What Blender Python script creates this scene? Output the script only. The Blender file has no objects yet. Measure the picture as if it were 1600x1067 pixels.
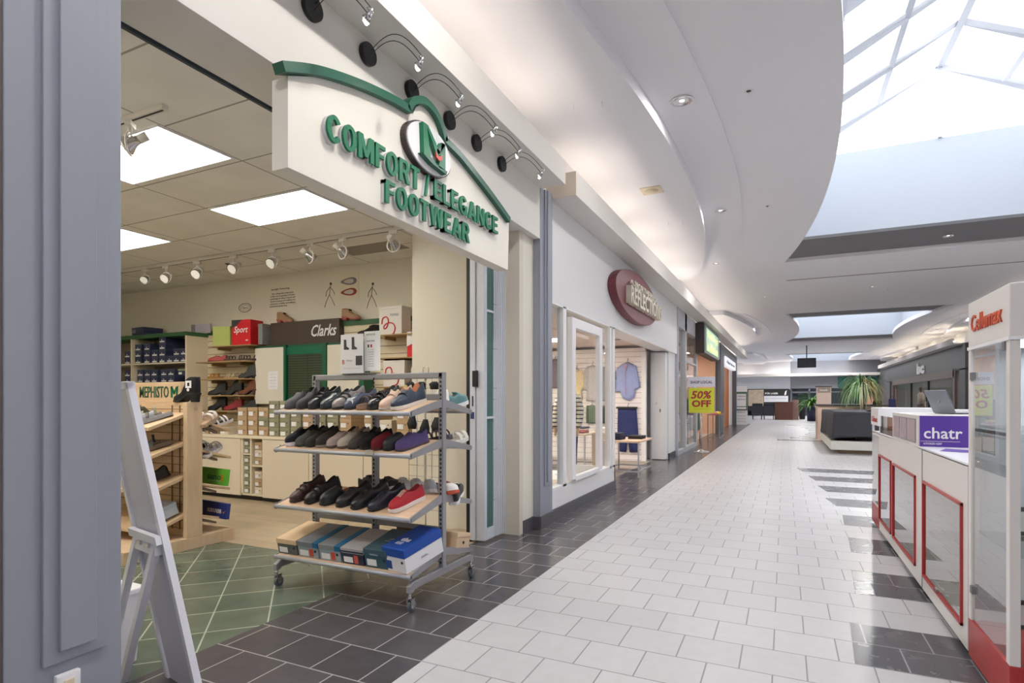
import bpy, math, random
from mathutils import Vector, Matrix
random.seed(7)
S = bpy.context.scene
COL = S.collection
PI = math.pi

# ---------------------------------------------------------------- camera
EYE = 1.25
FPX = 895.0
YAW = math.atan(426 / FPX)
cd = bpy.data.cameras.new('camera')
cd.sensor_width = 36.0
cd.lens = 36.0 * FPX / 1600.0
cd.shift_x = 0.0
cd.shift_y = (624.0 - 533.5) / 1600.0
cd.clip_start = 0.05
cd.clip_end = 300
cam = bpy.data.objects.new('camera', cd)
COL.objects.link(cam)
cam.location = (0, 0, EYE)
cam.rotation_euler = (PI / 2, 0, YAW)
S.camera = cam

# ---------------------------------------------------------------- colour management, sky
S.view_settings.view_transform = 'Standard'
S.view_settings.look = 'None'
S.view_settings.gamma = 1.0
S.view_settings.use_curve_mapping = False
S.view_settings.exposure = 0.2
W = bpy.data.worlds.new('overcast_sky')
S.world = W
W.use_nodes = True
wb = W.node_tree.nodes['Background']
wb.inputs[0].default_value = (0.95, 0.975, 1.0, 1)
wb.inputs[1].default_value = 4.0
COVE = 14.0      # cove tube emission
PANEL = 4.0     # shop troffer emission


def portal(name, x, y, z, sx, sy):
    l = bpy.data.lights.new(name, 'AREA')
    l.shape = 'RECTANGLE'
    l.size = sx
    l.size_y = sy
    l.cycles.is_portal = True
    o = bpy.data.objects.new(name, l)
    COL.objects.link(o)
    o.location = (x, y, z)
    return o


for yc in (-11.0, 7.8, 26.6, 45.4):
    portal('skylight_portal', 2.31, yc, 5.55, 4.7, 7.5)


def lamp(x, y, z, power, color=(1, .9, .78), size=.2, rot=(0, 0, 0), sy=None, spread=None):
    l = bpy.data.lights.new('lamp_light', 'AREA')
    l.shape = 'RECTANGLE' if sy else 'DISK'
    l.size = size
    if sy:
        l.size_y = sy
    if spread:
        l.spread = spread
    l.energy = power
    l.color = color
    o = bpy.data.objects.new('lamp_light', l)
    COL.objects.link(o)
    o.location = (x, y, z)
    o.rotation_euler = rot
    return o


# ---------------------------------------------------------------- materials
def lin(c):
    c = c / 255.0
    return c / 12.92 if c <= 0.04045 else ((c + 0.055) / 1.055) ** 2.4


_m = {}


def M(name, rgb=(200, 200, 200), rough=.55, metal=0.0, var=0.0, vscale=6.0, bump=0.0, bscale=60.0, coat=0.0, spec=.5):
    if name in _m:
        return _m[name]
    m = bpy.data.materials.new(name)
    m.use_nodes = True
    nt = m.node_tree
    b = nt.nodes['Principled BSDF']
    c = (lin(rgb[0]), lin(rgb[1]), lin(rgb[2]), 1)
    b.inputs['Base Color'].default_value = c
    b.inputs['Roughness'].default_value = rough
    b.inputs['Metallic'].default_value = metal
    b.inputs['Specular IOR Level'].default_value = spec
    b.inputs['Coat Weight'].default_value = coat
    tc = nt.nodes.new('ShaderNodeTexCoord')
    if var > 0:
        n = nt.nodes.new('ShaderNodeTexNoise')
        n.inputs['Scale'].default_value = vscale
        n.inputs['Detail'].default_value = 4
        nt.links.new(tc.outputs['Object'], n.inputs['Vector'])
        mx = nt.nodes.new('ShaderNodeMix')
        mx.data_type = 'RGBA'
        mx.inputs[6].default_value = (c[0] * (1 - var), c[1] * (1 - var), c[2] * (1 - var), 1)
        mx.inputs[7].default_value = (min(1, c[0] * (1 + var)), min(1, c[1] * (1 + var)), min(1, c[2] * (1 + var)), 1)
        nt.links.new(n.outputs['Fac'], mx.inputs[0])
        nt.links.new(mx.outputs[2], b.inputs['Base Color'])
    if bump > 0:
        n = nt.nodes.new('ShaderNodeTexNoise')
        n.inputs['Scale'].default_value = bscale
        n.inputs['Detail'].default_value = 3
        nt.links.new(tc.outputs['Object'], n.inputs['Vector'])
        bp = nt.nodes.new('ShaderNodeBump')
        bp.inputs['Strength'].default_value = bump
        bp.inputs['Distance'].default_value = .01
        nt.links.new(n.outputs['Fac'], bp.inputs['Height'])
        nt.links.new(bp.outputs[0], b.inputs['Normal'])
    _m[name] = m
    return m


def MG(name, rgb, rough=.5, **k):
    return M(name, rgb, rough, **k)


def emis(name, rgb, s):
    if name in _m:
        return _m[name]
    m = bpy.data.materials.new(name)
    m.use_nodes = True
    b = m.node_tree.nodes['Principled BSDF']
    b.inputs['Base Color'].default_value = (.8, .8, .8, 1)
    b.inputs['Emission Color'].default_value = (lin(rgb[0]), lin(rgb[1]), lin(rgb[2]), 1)
    b.inputs['Emission Strength'].default_value = s
    _m[name] = m
    return m


def glass(name, tint=(.97, .985, .98), refl=1.0, rough=0.0, base=.04):
    if name in _m:
        return _m[name]
    m = bpy.data.materials.new(name)
    m.use_nodes = True
    nt = m.node_tree
    nt.nodes.remove(nt.nodes['Principled BSDF'])
    out = nt.nodes['Material Output']
    t = nt.nodes.new('ShaderNodeBsdfTransparent')
    t.inputs[0].default_value = (*tint, 1)
    g = nt.nodes.new('ShaderNodeBsdfGlossy')
    g.inputs['Roughness'].default_value = rough
    f = nt.nodes.new('ShaderNodeFresnel')
    f.inputs[0].default_value = 1.5
    mm = nt.nodes.new('ShaderNodeMath')
    mm.operation = 'MULTIPLY'
    mm.inputs[1].default_value = refl
    ge = nt.nodes.new('ShaderNodeNewGeometry')
    inv = nt.nodes.new('ShaderNodeMath')
    inv.operation = 'SUBTRACT'
    inv.inputs[0].default_value = 1.0
    nt.links.new(ge.outputs['Backfacing'], inv.inputs[1])
    m2 = nt.nodes.new('ShaderNodeMath')
    m2.operation = 'MULTIPLY'
    nt.links.new(inv.outputs[0], m2.inputs[0])
    nt.links.new(f.outputs[0], m2.inputs[1])
    nt.links.new(m2.outputs[0], mm.inputs[0])
    mx = nt.nodes.new('ShaderNodeMixShader')
    nt.links.new(mm.outputs[0], mx.inputs[0])
    nt.links.new(t.outputs[0], mx.inputs[1])
    nt.links.new(g.outputs[0], mx.inputs[2])
    nt.links.new(mx.outputs[0], out.inputs[0])
    _m[name] = m
    return m


def brick(name, c1, c2, grout, w, h, mortar, off=.5, x0=0., y0=0., rot=0., rough=.35, var=.12, vs=9., axes='XY', bump=.15, rvar=.1):
    m = bpy.data.materials.new(name)
    m.use_nodes = True
    nt = m.node_tree
    b = nt.nodes['Principled BSDF']
    tc = nt.nodes.new('ShaderNodeTexCoord')
    src = tc.outputs['Object']
    if axes != 'XY':
        sp = nt.nodes.new('ShaderNodeSeparateXYZ')
        nt.links.new(src, sp.inputs[0])
        cb = nt.nodes.new('ShaderNodeCombineXYZ')
        nt.links.new(sp.outputs['XYZ'.index(axes[0])], cb.inputs[0])
        nt.links.new(sp.outputs['XYZ'.index(axes[1])], cb.inputs[1])
        src = cb.outputs[0]
    mp = nt.nodes.new('ShaderNodeMapping')
    mp.inputs['Rotation'].default_value = (0, 0, rot)
    mp.inputs['Location'].default_value = (-x0, -y0, 0)
    nt.links.new(src, mp.inputs[0])
    br = nt.nodes.new('ShaderNodeTexBrick')
    br.offset = off
    br.inputs['Scale'].default_value = 1
    br.inputs['Mortar Size'].default_value = mortar
    br.inputs['Mortar Smooth'].default_value = .1
    br.inputs['Brick Width'].default_value = w
    br.inputs['Row Height'].default_value = h
    for i, c in enumerate((c1, c2, grout)):
        br.inputs[i + 1].default_value = (lin(c[0]), lin(c[1]), lin(c[2]), 1)
    nt.links.new(mp.outputs[0], br.inputs['Vector'])
    n = nt.nodes.new('ShaderNodeTexNoise')
    n.inputs['Scale'].default_value = vs
    n.inputs['Detail'].default_value = 6
    nt.links.new(mp.outputs[0], n.inputs['Vector'])
    r = nt.nodes.new('ShaderNodeMapRange')
    r.inputs[1].default_value = .3
    r.inputs[2].default_value = .7
    r.inputs[3].default_value = 1 - var
    r.inputs[4].default_value = 1 + var
    nt.links.new(n.outputs['Fac'], r.inputs[0])
    vm = nt.nodes.new('ShaderNodeVectorMath')
    vm.operation = 'SCALE'
    nt.links.new(br.outputs['Color'], vm.inputs[0])
    nt.links.new(r.outputs[0], vm.inputs['Scale'])
    nt.links.new(vm.outputs[0], b.inputs['Base Color'])
    r2 = nt.nodes.new('ShaderNodeMapRange')
    r2.inputs[3].default_value = rough - rvar
    r2.inputs[4].default_value = rough + rvar
    nt.links.new(n.outputs['Fac'], r2.inputs[0])
    nt.links.new(r2.outputs[0], b.inputs['Roughness'])
    if bump:
        bp = nt.nodes.new('ShaderNodeBump')
        bp.inputs['Strength'].default_value = bump
        bp.inputs['Distance'].default_value = .004
        bp.invert = True
        nt.links.new(br.outputs['Fac'], bp.inputs['Height'])
        nt.links.new(bp.outputs[0], b.inputs['Normal'])
    _m[name] = m
    return m


def wood(name, c1, c2, rough=.5, sc=(1, 12, 12), along=1.0):
    m = bpy.data.materials.new(name)
    m.use_nodes = True
    nt = m.node_tree
    b = nt.nodes['Principled BSDF']
    tc = nt.nodes.new('ShaderNodeTexCoord')
    mp = nt.nodes.new('ShaderNodeMapping')
    mp.inputs['Scale'].default_value = sc
    nt.links.new(tc.outputs['Object'], mp.inputs[0])
    n = nt.nodes.new('ShaderNodeTexNoise')
    n.inputs['Scale'].default_value = 3
    n.inputs['Detail'].default_value = 6
    n.inputs['Distortion'].default_value = .6
    nt.links.new(mp.outputs[0], n.inputs['Vector'])
    cr = nt.nodes.new('ShaderNodeValToRGB')
    cr.color_ramp.elements[0].position = .3
    cr.color_ramp.elements[1].position = .7
    cr.color_ramp.elements[0].color = (*[lin(v) for v in c1], 1)
    cr.color_ramp.elements[1].color = (*[lin(v) for v in c2], 1)
    nt.links.new(n.outputs['Fac'], cr.inputs[0])
    nt.links.new(cr.outputs[0], b.inputs['Base Color'])
    b.inputs['Roughness'].default_value = rough
    _m[name] = m
    return m


# ---------------------------------------------------------------- object helpers
WM = {}


def tag(o, label=None, cat=None, group=None, kind=None):
    if label:
        o['label'] = label
    if cat:
        o['category'] = cat
    if group:
        o['group'] = group
    if kind:
        o['kind'] = kind
    return o


def thing(name, label, cat, loc=(0, 0, 0), rz=0, group=None, rot=None):
    o = bpy.data.objects.new(name, None)
    o.empty_display_size = .1
    COL.objects.link(o)
    o.location = loc
    o.rotation_euler = rot if rot else (0, 0, rz)
    WM[o.name] = Matrix.Translation(loc) @ o.rotation_euler.to_matrix().to_4x4()
    return tag(o, label, cat, group)


class B:
    """Collects shapes; build() links them as one mesh object."""

    def __init__(s):
        s.v = []
        s.f = []
        s.mi = []
        s.sm = []

    def add(s, vs, fs, mi=0, sm=False):
        k = len(s.v)
        s.v += [tuple(v) for v in vs]
        for f in fs:
            s.f.append([k + i for i in f])
            s.mi.append(mi)
            s.sm.append(sm)
        return s

    def box(s, x0, x1, y0, y1, z0, z1, mi=0):
        v = [(x0, y0, z0), (x1, y0, z0), (x1, y1, z0), (x0, y1, z0), (x0, y0, z1), (x1, y0, z1), (x1, y1, z1), (x0, y1, z1)]
        return s.add(v, [(0, 3, 2, 1), (4, 5, 6, 7), (0, 1, 5, 4), (1, 2, 6, 5), (2, 3, 7, 6), (3, 0, 4, 7)], mi)

    def cbox(s, c, d, mi=0):
        return s.box(c[0] - d[0] / 2, c[0] + d[0] / 2, c[1] - d[1] / 2, c[1] + d[1] / 2, c[2] - d[2] / 2, c[2] + d[2] / 2, mi)

    def prism(s, poly, ax, a, b, mi=0, sm=False):
        """poly: 2D points; ax: extrusion axis. X: (y,z), Y: (x,z), Z: (x,y)"""
        def P(p, t):
            return (t, p[0], p[1]) if ax == 'X' else (p[0], t, p[1]) if ax == 'Y' else (p[0], p[1], t)
        n = len(poly)
        v = [P(p, a) for p in poly] + [P(p, b) for p in poly]
        f = [list(range(n - 1, -1, -1)), list(range(n, 2 * n))]
        s.add(v, f, mi)
        k = len(s.v) - 2 * n
        for i in range(n):
            j = (i + 1) % n
            s.f.append([k + i, k + j, k + n + j, k + n + i])
            s.mi.append(mi)
            s.sm.append(sm)
        return s

    def tube(s, pts, r, n=8, mi=0, cap=True, closed=False):
        pts = [Vector(p) for p in pts]
        rs = r if isinstance(r, (list, tuple)) else [r] * len(pts)
        rings = []
        up = Vector((0, 0, 1))
        L = len(pts)
        prev = None
        for i, p in enumerate(pts):
            if closed:
                d = (pts[(i + 1) % L] - pts[i - 1]).normalized()
            else:
                d = (pts[min(i + 1, L - 1)] - pts[max(i - 1, 0)])
                d = d.normalized() if d.length > 1e-9 else Vector((0, 0, 1))
            if prev is None:
                a = d.cross(up)
                if a.length < .1:
                    a = d.cross(Vector((1, 0, 0)))
            else:
                a = prev - d * prev.dot(d)
            a.normalize()
            prev = a
            b = d.cross(a)
            rings.append([p + (a * math.cos(2 * PI * k / n) + b * math.sin(2 * PI * k / n)) * rs[i] for k in range(n)])
        v = [q for rg in rings for q in rg]
        f = []
        for i in range(L if closed else L - 1):
            j = (i + 1) % L
            for k in range(n):
                f.append((i * n + k, j * n + k, j * n + (k + 1) % n, i * n + (k + 1) % n))
        s.add(v, f, mi, True)
        if cap and not closed:
            k0 = len(s.v) - len(v)
            s.f.append([k0 + i for i in range(n)])
            s.mi.append(mi)
            s.sm.append(False)
            s.f.append([k0 + len(v) - 1 - i for i in range(n)])
            s.mi.append(mi)
            s.sm.append(False)
        return s

    def cyl(s, c, r, h, ax='Z', n=20, mi=0, r2=None):
        e = {'X': (h, 0, 0), 'Y': (0, h, 0), 'Z': (0, 0, h)}[ax]
        return s.tube([c, (c[0] + e[0], c[1] + e[1], c[2] + e[2])], [r, r if r2 is None else r2], n, mi)

    def lathe(s, prof, c=(0, 0, 0), n=24, mi=0):
        v = []
        for (r, z) in prof:
            for k in range(n):
                a = 2 * PI * k / n
                v.append((c[0] + r * math.cos(a), c[1] + r * math.sin(a), c[2] + z))
        f = []
        for i in range(len(prof) - 1):
            for k in range(n):
                f.append((i * n + k, i * n + (k + 1) % n, (i + 1) * n + (k + 1) % n, (i + 1) * n + k))
        return s.add(v, f, mi, True)

    def loft(s, rings, mi=0, cap=True, sm=True):
        n = len(rings[0])
        v = [q for r in rings for q in r]
        f = []
        for i in range(len(rings) - 1):
            for k in range(n):
                f.append((i * n + k, i * n + (k + 1) % n, (i + 1) * n + (k + 1) % n, (i + 1) * n + k))
        s.add(v, f, mi, sm)
        if cap:
            k0 = len(s.v) - len(v)
            for fc in ([k0 + i for i in range(n - 1, -1, -1)], [k0 + len(v) - n + i for i in range(n)]):
                s.f.append(fc)
                s.mi.append(mi)
                s.sm.append(False)
        return s

    def xf(s, mat):
        s.v = [tuple(mat @ Vector(p)) for p in s.v]
        return s

    def build(s, name, mats, parent=None, world=False, bevel=0, kind=None, label=None, cat=None, group=None, seg=2):
        me = bpy.data.meshes.new(name)
        vs = s.v
        if world and parent is not None:
            inv = WM[parent.name].inverted()
            vs = [tuple(inv @ Vector(p)) for p in vs]
        me.from_pydata(vs, [], s.f)
        if not isinstance(mats, (list, tuple)):
            mats = [mats]
        for m in mats:
            me.materials.append(m)
        me.polygons.foreach_set('material_index', s.mi)
        me.polygons.foreach_set('use_smooth', s.sm)
        me.update()
        o = bpy.data.objects.new(name, me)
        COL.objects.link(o)
        if parent is not None:
            o.parent = parent
            WM[o.name] = WM[parent.name]
        else:
            WM[o.name] = Matrix.Identity(4)
        if bevel:
            b = o.modifiers.new('bevel', 'BEVEL')
            b.width = bevel
            b.segments = seg
            b.limit_method = 'ANGLE'
        return tag(o, label, cat, group, kind)


def struct(name, b, mat, **k):
    return b.build(name, mat, kind='structure', **k)


def bx(*a):
    return B().box(*a)


def copy_tree(o, parent=None, loc=None, rz=None, label=None, group=None):
    c = o.copy()
    COL.objects.link(c)
    if parent is not None:
        c.parent = parent
    if loc is not None:
        c.location = loc
    if rz is not None:
        c.rotation_euler = (0, 0, rz)
    if label:
        c['label'] = label
    if group:
        c['group'] = group
    for ch in [x for x in bpy.data.objects if x.parent == o]:
        copy_tree(ch, c)
    return c


_kids = {}


def text(s, w, h, mat, parent, loc, face='+X', depth=.004, bold=0.0, name='lettering', world=True, shear=0.0, kind=None, fitw=True, res=2, label=None):
    cu = bpy.data.curves.new('t', 'FONT')
    cu.body = s
    cu.size = 1
    cu.offset = bold
    cu.extrude = .5
    cu.resolution_u = res
    cu.shear = shear
    cu.align_x = 'CENTER'
    cu.space_line = .95
    to = bpy.data.objects.new('t', cu)
    me = bpy.data.meshes.new_from_object(to)
    bpy.data.objects.remove(to)
    xs = [v.co.x for v in me.vertices]
    ys = [v.co.y for v in me.vertices]
    x0, x1, y0, y1 = min(xs), max(xs), min(ys), max(ys)
    sy = h / (y1 - y0)
    sx = w / (x1 - x0) if fitw else sy
    R = {'+X': Matrix(((0, 0, 1), (1, 0, 0), (0, 1, 0))), '-Y': Matrix(((1, 0, 0), (0, 0, -1), (0, 1, 0))),
         '-X': Matrix(((0, 0, -1), (-1, 0, 0), (0, 1, 0))), '+Z': Matrix(((1, 0, 0), (0, 1, 0), (0, 0, 1)))}
    r = R[face] if isinstance(face, str) else face
    L = Vector(loc)
    inv = WM[parent.name].inverted() if (parent is not None and world) else Matrix.Identity(4)
    for v in me.vertices:
        p = Vector(((v.co.x - (x0 + x1) / 2) * sx, (v.co.y - (y0 + y1) / 2) * sy, v.co.z * depth + depth * .5))
        v.co = inv @ (L + r @ p)
    me.materials.clear()
    me.materials.append(mat)
    o = bpy.data.objects.new(name, me)
    COL.objects.link(o)
    if parent is not None:
        o.parent = parent
        WM[o.name] = WM[parent.name]
    return tag(o, kind=kind, label=label)


def arc(c, r, a0, a1, n, plane='XY'):
    return [(c[0] + r * math.cos(a0 + (a1 - a0) * i / n), c[1] + r * math.sin(a0 + (a1 - a0) * i / n)) for i in range(n + 1)]


def ellipse_ring(cx, cy, z, rx, ry, n=16):
    return [(cx + rx * math.cos(2 * PI * k / n), cy + ry * math.sin(2 * PI * k / n), z) for k in range(n)]


# ---------------------------------------------------------------- materials in use
T = .285
m_light = brick('light_tile', (190, 189, 192), (196, 195, 198), (130, 128, 132), T, T, .0035, x0=.0925, y0=2.0, rough=.36, var=.035, vs=14, bump=.05)
m_dark = brick('dark_tile', (72, 70, 74), (82, 79, 82), (160, 157, 156), T, T, .004, x0=.1425, y0=2.0, rough=.24, var=.07, vs=11, bump=.1, rvar=.02)
m_stripe = brick('grey_tile', (76, 76, 82), (86, 86, 92), (150, 150, 155), T, T, .004, x0=.0925, y0=2.0, rough=.27, var=.05, vs=8, bump=.1, rvar=.02)
m_green = brick('green_tile', (84, 100, 88), (96, 107, 94), (172, 180, 164), .307, .307, .0045, off=0, x0=.236, y0=.091, rot=PI / 4, rough=.22, var=.16, vs=5, bump=.1, rvar=.03)
m_plank = brick('wood_plank', (196, 178, 150), (178, 160, 134), (140, 122, 98), 1.2, .16, .002, x0=.1, y0=3.46, rough=.4, var=.12, vs=4, bump=.05)
m_white = M('white_drywall', (226, 225, 226), .8, bump=.02, bscale=30)
m_soffit = M('soffit_drywall', (232, 232, 237), .85, bump=.02, bscale=30)
m_lintel = M('grey_lintel', (122, 122, 126), .8)
m_fascia = M('fascia_white', (224, 220, 214), .6, bump=.02)
m_grey = M('grey_column_paint', (146, 150, 162), .45, bump=.04, bscale=120)
m_greyd = M('grey_frame_metal', (180, 184, 192), .4)
m_cream = M('cream_wall', (222, 215, 200), .75)
m_ctile = brick('ceiling_tile', (232, 229, 224), (235, 232, 227), (165, 160, 152), 1.16, .57, .007, off=0, x0=-3.49 - 1.16 * 9, y0=-2.84, rough=.9, var=.05, vs=3, bump=.2)
m_base = M('baseboard_tile', (84, 82, 88), .35, var=.15)
m_glass = glass('clear_glass')
m_mullion = M('white_mullion', (234, 233, 235), .4)
m_dkgrey = M('charcoal_panel', (72, 72, 76), .5)
m_black = M('matte_black', (24, 24, 26), .5)
m_greenp = M('green_paint', (24, 92, 66), .45)
m_chrome = M('chrome', (205, 205, 208), .2, 1.0)
m_silver = M('silver_metal', (170, 172, 178), .4, .25)
m_redp = M('red_frame', (176, 62, 62), .4)
m_whitep = M('white_plastic', (235, 234, 238), .35)
m_paper = M('white_paper', (238, 238, 240), .7)
m_warm = emis('warm_tube', (255, 240, 222), COVE)
m_warm2 = emis('warm_tube_bright', (255, 236, 206), COVE * 3)
m_lwood = wood('light_wood', (222, 190, 158), (234, 205, 176), .5, (6, 6, 1))
m_shelfw = wood('shelf_wood', (214, 182, 150), (228, 200, 172), .5, (1, 8, 8))
# ================================================================ FLOOR
def flat(x0, x1, y0, y1, z, d=.04):
    return bx(x0, x1, y0, y1, z - d, z)


struct('floor', flat(-1.565, 6.6, -19, 62, 0), m_light)
struct('floor', flat(-2.62, -1.565, -19, 3.46, 0), m_dark)
struct('floor', flat(-2.45, -1.565, 3.46, 31.5, 0), m_dark)
struct('floor', flat(-14, -1.565, 31.5, 62, 0), M('court_floor', (176, 178, 186), .3, var=.05))
struct('floor', flat(-10, -2.62, .8, 3.46, 0), m_green)
struct('floor', flat(-10, -2.45, 3.46, 5.8, 0), m_plank)
struct('floor', flat(-8.0, -2.45, 5.8, 12.7, 0), M('shop_carpet', (150, 140, 132), .9, var=.1))
struct('floor', flat(-8.0, -2.45, 12.7, 31.5, 0), M('shop_floor', (168, 158, 150), .5, var=.1))
struct('floor', flat(6.6, 12, -19, 62, 0), M('shop_floor_grey', (110, 104, 100), .5, var=.1))
# dark stripes inlaid in the light tile: two rows dark, two rows light, stepped along a curve
edge = lambda y, yc: .12 + .030 * 0 + .52 - .0185 * (y - yc) ** 2
rows = []
y = 3.14
k = 0
st = B()
for i in range(-2, 9):
    ya = 3.14 + i * 4 * T
    yb = ya + 2 * T
    if ya > 12:
        break
    ym = (ya + yb) / 2
    x = .40 + (.12 if 5 < ym < 9 else 0) - .012 * (ym - 7) ** 2 if ym > 9 else .30 + .035 * (ym - 3.4)
    xl = {0: .31, 1: .42, 2: .50, 3: .545, 4: .56}.get(i, None)
    if xl is None:
        xl = .56 - .03 * (i - 4) ** 2 if i > 4 else .2
    s0 = xl
    st.prism([(s0 - .01, ya), (6.1, ya), (6.1, yb), (s0 + (.02 if i < 4 else -.1), yb)], 'Z', -.03, .0012)
struct('floor', st, m_stripe)
st = B()
for i in range(11):
    ya = 19.3 + i * 4 * T
    xl = .62 - .028 * (ya - 25.5) ** 2 + .25
    st.box(max(-1.0, xl), 6.1, ya, ya + 2 * T, -.03, .0014)
struct('floor', st, m_stripe)

# ================================================================ MAIN CEILING
ZC, ZB, ZT = 4.10, 4.24, 4.40
fa = lambda d: -1.13 - .019 * d * d
fb = lambda d: -.54 - .0178 * d * d
fs = lambda d: .545 - .0187 * d * d
CX = 2.31
XL, XR = -2.9, 2 * CX + 2.9


def mir(x, s):
    return x if s < 0 else 2 * CX - x


cz = B()
ZA, ZM = 3.955, 4.082
for yc in (-11.0, 7.8, 26.6, 45.4):
    BK = [-6.15, -5.4] + [-5.4 + 10.8 * i / 30 for i in range(1, 30)] + [5.4, 6.15]
    off = yc * .053 - .09
    for sgn in (-1, 1):
        for d0, d1 in zip(BK[:-1], BK[1:]):
            y0, y1 = yc + d0, yc + d1
            inop = abs((d0 + d1) / 2) <= 5.4
            e0 = mir(fs(max(-5.4, min(5.4, d0))), sgn) if inop else CX
            e1 = mir(fs(max(-5.4, min(5.4, d1))), sgn) if inop else CX
            xe = mir(XL, sgn)
            cz.add([(xe, y0, ZC), (e0, y0, ZC), (e1, y1, ZC), (xe, y1, ZC)], [(0, 3, 2, 1) if sgn < 0 else (0, 1, 2, 3)])
            if inop:
                cz.add([(e0, y0, ZC), (e0, y0, ZB), (e1, y1, ZB), (e1, y1, ZC)], [(0, 1, 2, 3)])
                w0 = mir(-.06, sgn)
                cz.add([(e0, y0, ZB), (w0, y0, ZB), (w0, y1, ZB), (e1, y1, ZB)], [(0, 1, 2, 3)])
        for d in (-5.4, 5.4):
            e = mir(fs(d), sgn)
            cz.add([(e, yc + d, ZC), (CX, yc + d, ZC), (CX, yc + d, ZB), (e, yc + d, ZB)], [(0, 1, 2, 3)])
        # dropped curved band next to the cove and the thin curved step beside it
        N = 40
        D = [-5.83 + 11.66 * i / N for i in range(N + 1)]
        A = [(mir(-1.07 - .0201 * d * d, sgn), yc - off + d) for d in D]
        pl = [(mir(XL, sgn), A[0][1])] + A + [(mir(XL, sgn), A[-1][1])]
        cz.prism(pl, 'Z', ZA, ZC + .01)
        D2 = [-6.1 + 12.2 * i / N for i in range(N + 1)]
        Bc = [(mir(fb(d), sgn), yc + d) for d in D2]
        pl = [(mir(fa(D2[0]) - .5, sgn), Bc[0][1])] + Bc + [(mir(fa(D2[-1]) - .5, sgn), Bc[-1][1])]
        cz.prism(pl, 'Z', ZM, ZC + .008)
for y0, y1 in ((-19, -17.15), (-4.85, 1.65), (13.95, 20.45), (32.75, 39.25), (51.55, 62)):
    cz.add([(XL, y0, ZC), (XR, y0, ZC), (XR, y1, ZC), (XL, y1, ZC)], [(0, 3, 2, 1)])
struct('ceiling', cz, m_soffit)
struct('ceiling', bx(-14, XL, 29, 62, ZC, ZC + .2), m_soffit)
struct('ceiling', bx(XR, 12, -19, 62, ZC, ZC + .2), m_soffit)

# sky wells, lintels and gabled skylights
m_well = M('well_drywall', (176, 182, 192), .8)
m_sky_frame = M('skylight_frame_white', (200, 202, 208), .35)
m_sky_glass = glass('skylight_glass', (.97, .98, .99), .5)
WX0, WX1 = -.05, 4.67
for n_, yc in enumerate((-11.0, 7.8, 26.6, 45.4)):
    lt = B()
    for s_ in (-1, 1):
        ya, yb = sorted((yc + s_ * 3.76, yc + s_ * 5.8))
        lt.box(-.4, 5.0, ya, yb, 4.17 if s_ > 0 else 4.175, 4.26)
    struct('ceiling', lt, m_lintel)
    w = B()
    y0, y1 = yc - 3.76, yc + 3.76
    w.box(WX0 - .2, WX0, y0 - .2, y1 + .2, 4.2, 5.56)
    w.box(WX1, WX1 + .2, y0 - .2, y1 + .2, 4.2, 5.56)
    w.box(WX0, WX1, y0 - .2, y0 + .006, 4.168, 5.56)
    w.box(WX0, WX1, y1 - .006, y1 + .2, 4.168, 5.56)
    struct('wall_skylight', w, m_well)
    sk = bpy.data.objects.new('window_%d' % (n_ + 1), None)
    COL.objects.link(sk)
    sk['kind'] = 'structure'
    WM[sk.name] = Matrix.Identity(4)
    zr, zb = 6.9, 5.56
    fr = B()
    sl = (zr - zb) / (CX - WX0)
    ln = math.hypot(zr - zb, CX - WX0)
    for k in range(7):
        yy = y0 + (y1 - y0) * k / 6
        for sg in (-1, 1):
            xe = WX0 if sg < 0 else WX1
            w2 = .085
            fr.add([(xe, yy - w2, zb), (CX, yy - w2, zr), (CX, yy + w2, zr), (xe, yy + w2, zb),
                    (xe, yy - w2, zb - .02), (CX, yy - w2, zr - .16), (CX, yy + w2, zr - .16), (xe, yy + w2, zb - .12)],
                   [(0, 1, 2, 3), (4, 7, 6, 5), (0, 4, 5, 1), (2, 6, 7, 3), (0, 3, 7, 4), (1, 5, 6, 2)])
    for sg in (-1, 1):
        for f in (.36, .72):
            x = CX + sg * (CX - WX0) * f
            z = zr - (zr - zb) * f
            fr.box(x - .04, x + .04, y0, y1, z - .12, z)
    fr.box(CX - .05, CX + .05, y0, y1, zr - .2, zr + .03)
    fr.box(CX - .03, CX + .03, y1 - .05, y1 + .02, zb, zr - .02)
    fr.box(CX - .03, CX + .03, y0 - .02, y0 + .05, zb, zr - .02)
    fr.box(WX0 - .05, WX0 + .03, y0, y1, zb - .05, zb + .05)
    fr.box(WX1 - .03, WX1 + .05, y0, y1, zb - .05, zb + .05)
    fr.build('window_frame', m_sky_frame, sk, world=True, kind='structure')
    gp = B()
    for sg in (-1, 1):
        xe = WX0 if sg < 0 else WX1
        gp.add([(xe, y0, zb + .04), (CX, y0, zr + .04), (CX, y1, zr + .04), (xe, y1, zb + .04)], [(0, 1, 2, 3)])
    for yy in (y0 - .03, y1 + .03):
        gp.add([(WX0, yy, zb), (WX1, yy, zb), (CX, yy, zr)], [(0, 1, 2)])
    gp.build('window_pane', m_sky_glass, sk, world=True, kind='structure')

# ================================================================ BULKHEADS WITH COVE LIGHT
def bulkhead(n, pts, z0, z1, side, depth=.32, mat=None):
    """pts: [(x,y)] front face run; side -1: wall lies at smaller x"""
    b = B()
    for (xa, ya), (xb, yb) in zip(pts[:-1], pts[1:]):
        def seg(da, db, za, zb_):
            P = [(xa + side * da, ya), (xb + side * da, yb), (xb + side * db, yb), (xa + side * db, ya)]
            b.prism(P, 'Z', za, zb_)
        seg(0, .05, z0, z1)
        seg(.05, depth, z0, z0 + .05)
    o = struct('trim_%d' % n, b, mat or m_fascia)
    return o


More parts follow.
